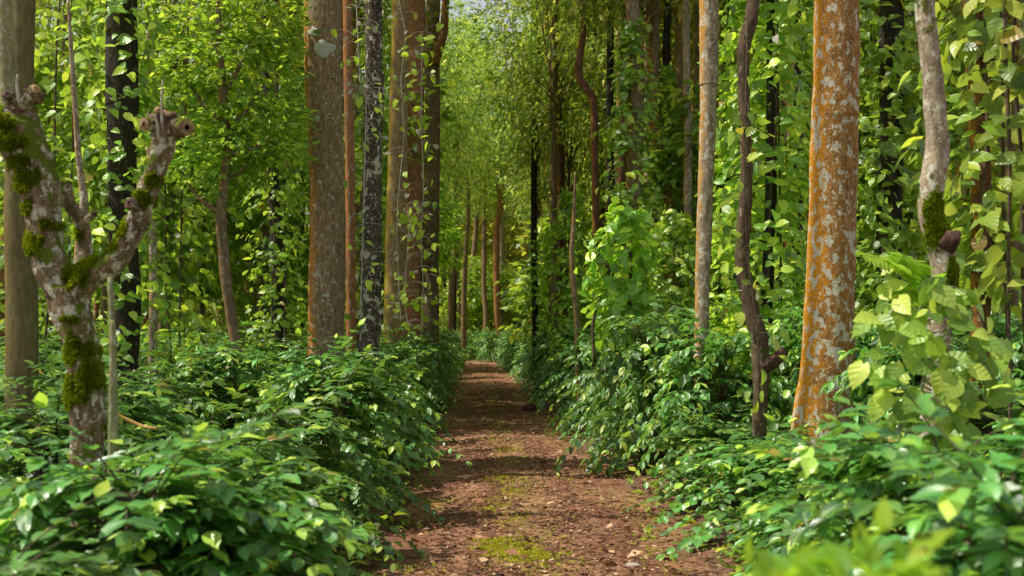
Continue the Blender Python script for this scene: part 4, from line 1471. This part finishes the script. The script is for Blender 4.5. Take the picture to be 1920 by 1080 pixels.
low_plant(1620, 985, 1.9, .15, 110, .06, M_LIME, 'blurred lime green shrub at the bottom right edge of the view', 1, 'coffee')
low_plant(1480, 1040, 2.0, .11, 70, .055, M_LIME, 'smaller blurred lime green shrub left of the brightest blurred one at bottom right', 2, 'coffee')

herbs = [(1052, 905, .09, 'pale green seedling on the right edge of the path under the hanging coffee leaves'), (1230, 935, .07, 'small seedling on the right verge beside the bottom of the path'),
         (1215, 1010, .08, 'small green weed at the bottom right verge of the path'), (792, 915, .08, 'small seedling on the left edge of the path in the foreground'),
         (838, 800, .12, 'green seedling on the left edge of the path further on'), (1030, 790, .12, 'green seedling on the right edge of the path behind the earth clod'),
         (760, 985, .07, 'low weed at the bottom left edge of the path'), (965, 745, .14, 'seedling on the right edge of the path far along')]
for i, (x, y, R, lab) in enumerate(herbs):
    d = H_CAM * F / (y - 630)
    low_plant(x, y - R * F / d * .8, d, R, 26, R * .62, M_FERN if i % 2 else M_PEPPER, lab, 50 + i, 'coffee_lo', 'seedling')
# fallen orange twigs in the near left bushes
def stick(label, pts, d, w, mat, name='fallen_branch'):
    b = at(pts[0][0], pts[0][1], d)
    P = [tuple(at(x, y, d + dd) - b) for x, y, dd in pts]
    V, Q = tube_arrays(P, [w * (1 - .5 * i / len(P)) for i in range(len(P))], 8, 24, .1, 3, freq=20)
    o = obj(name, mesh_np(name, V, Q, mat), None, tuple(b))
    return tag(o, label, 'branch')


stick('bent yellow orange twig sticking out beside the pale poles', [(214, 776, 0), (245, 790, .02), (272, 800, 0), (298, 803, -.03)], 6.3, .011, M_ORTWIG)
stick('long orange bare twig lying on the near left bushes', [(352, 898, 0), (390, 886, .05), (420, 882, 0), (462, 878, .05)], 5.6, .006, M_ORTWIG)
stick('short orange bare twig lying below the longer one on the near left bushes', [(340, 940, 0), (390, 962, .03), (440, 955, 0)], 5.3, .006, M_ORTWIG)
stick('thin brown bare branch lying across the bushes in front of the orange trunk', [(1470, 862, 0), (1530, 858, .1), (1590, 868, .1), (1650, 880, .1)], 6.6, .007, M_ORTWIG)

# earth clods and a pale stone by the path
def rock(label, x, y, s, mat, seed, name):
    d = H_CAM * F / (y - 630)
    p = at(x, y, d)
    r_ = np.random.default_rng(seed)
    n, q = 22, 14
    th = np.linspace(0, 2 * PI, n, endpoint=False)
    ph = np.linspace(-PI / 2 + .05, PI / 2 - .05, q)
    Tt, Ph = np.meshgrid(th, ph)
    D_ = np.stack([np.cos(Ph) * np.cos(Tt), np.cos(Ph) * np.sin(Tt), np.sin(Ph)], -1)
    rr = np.ones_like(Tt)
    for _ in range(14):
        v = nrm(r_.normal(0, 1, 3))
        rr += r_.uniform(-.2, .25) * np.clip(D_ @ v, 0, 1) ** 3
    V = (D_ * rr[..., None] * np.array(s)).reshape(-1, 3)
    i = np.arange(q - 1)[:, None] * n
    j = np.arange(n)[None]
    Q = np.stack([i + j, i + (j + 1) % n, i + n + (j + 1) % n, i + n + j], -1).reshape(-1, 4)
    return tag(obj(name, mesh_np(name, V, Q, mat), None, (p.x, d, .05 + s[2] * .4)), label, 'stone')


M_CLOD = plain_mat('earth_clod', (.09, .04, .03), (.2, .09, .06), 18, .95, 1)
M_STONE = plain_mat('pale_stone', (.35, .28, .24), (.5, .42, .36), 18, .9, .6)
rock('dark reddish earth clod on the right edge of the path under the bushes', 992, 772, (.16, .12, .09), M_CLOD, 1, 'earth_clod')
rock('pale stone at the bottom of the view beside the right edge of the path', 1188, 1072, (.05, .04, .022), M_STONE, 2, 'stone')

for o in C.objects:
    if 'label' in o and len(o['label'].split()) > 16:
        print('LONG', o['label'])
# ------------------------------------------------------------------ light, sky, camera
w = bpy.data.worlds.new('World')
sc.world = w
w.use_nodes = True
nt = w.node_tree
bg = nt.nodes['Background']
sky = nt.nodes.new('ShaderNodeTexSky')
sky.sky_type = 'NISHITA'
sky.sun_disc = False
ELEV = math.radians(58)
to_sun = Vector((-.98 * math.cos(ELEV), -.12 * math.cos(ELEV), math.sin(ELEV))).normalized()
sky.sun_elevation = math.asin(to_sun.z)
sky.sun_rotation = math.atan2(to_sun.x, to_sun.y)
sky.air_density = 1.0
sky.dust_density = 2.0
sky.altitude = 900
hs = nt.nodes.new('ShaderNodeHueSaturation')
hs.inputs['Saturation'].default_value = .25
nt.links.new(sky.outputs[0], hs.inputs['Color'])
nt.links.new(hs.outputs[0], bg.inputs[0])
bg.inputs[1].default_value = .15
sl = bpy.data.lights.new('sun', 'SUN')
sl.energy = 5
sl.angle = math.radians(.6)
sl.color = (1, .93, .80)
so = bpy.data.objects.new('sun', sl)
C.objects.link(so)
so.rotation_euler = to_sun.to_track_quat('Z', 'Y').to_euler()

cam = bpy.data.cameras.new('camera')
co = bpy.data.objects.new('camera', cam)
C.objects.link(co)
co.location = (0, 0, H_CAM)
co.rotation_euler = (PI / 2 + TH, 0, 0)
cam.sensor_width = 36
cam.lens = F / 1920 * 36
cam.clip_start = .05
cam.clip_end = 2000
cam.dof.use_dof = True
cam.dof.focus_distance = 14
cam.dof.aperture_fstop = 2.6
sc.camera = co

sc.view_settings.view_transform = 'Standard'
sc.view_settings.look = 'None'
sc.view_settings.exposure = 0
sc.render.engine = 'CYCLES'
sc.cycles.use_denoising = True
sc.cycles.max_bounces = 8
sc.cycles.diffuse_bounces = 3
sc.cycles.glossy_bounces = 2
sc.cycles.transmission_bounces = 4
sc.cycles.sample_clamp_indirect = 4
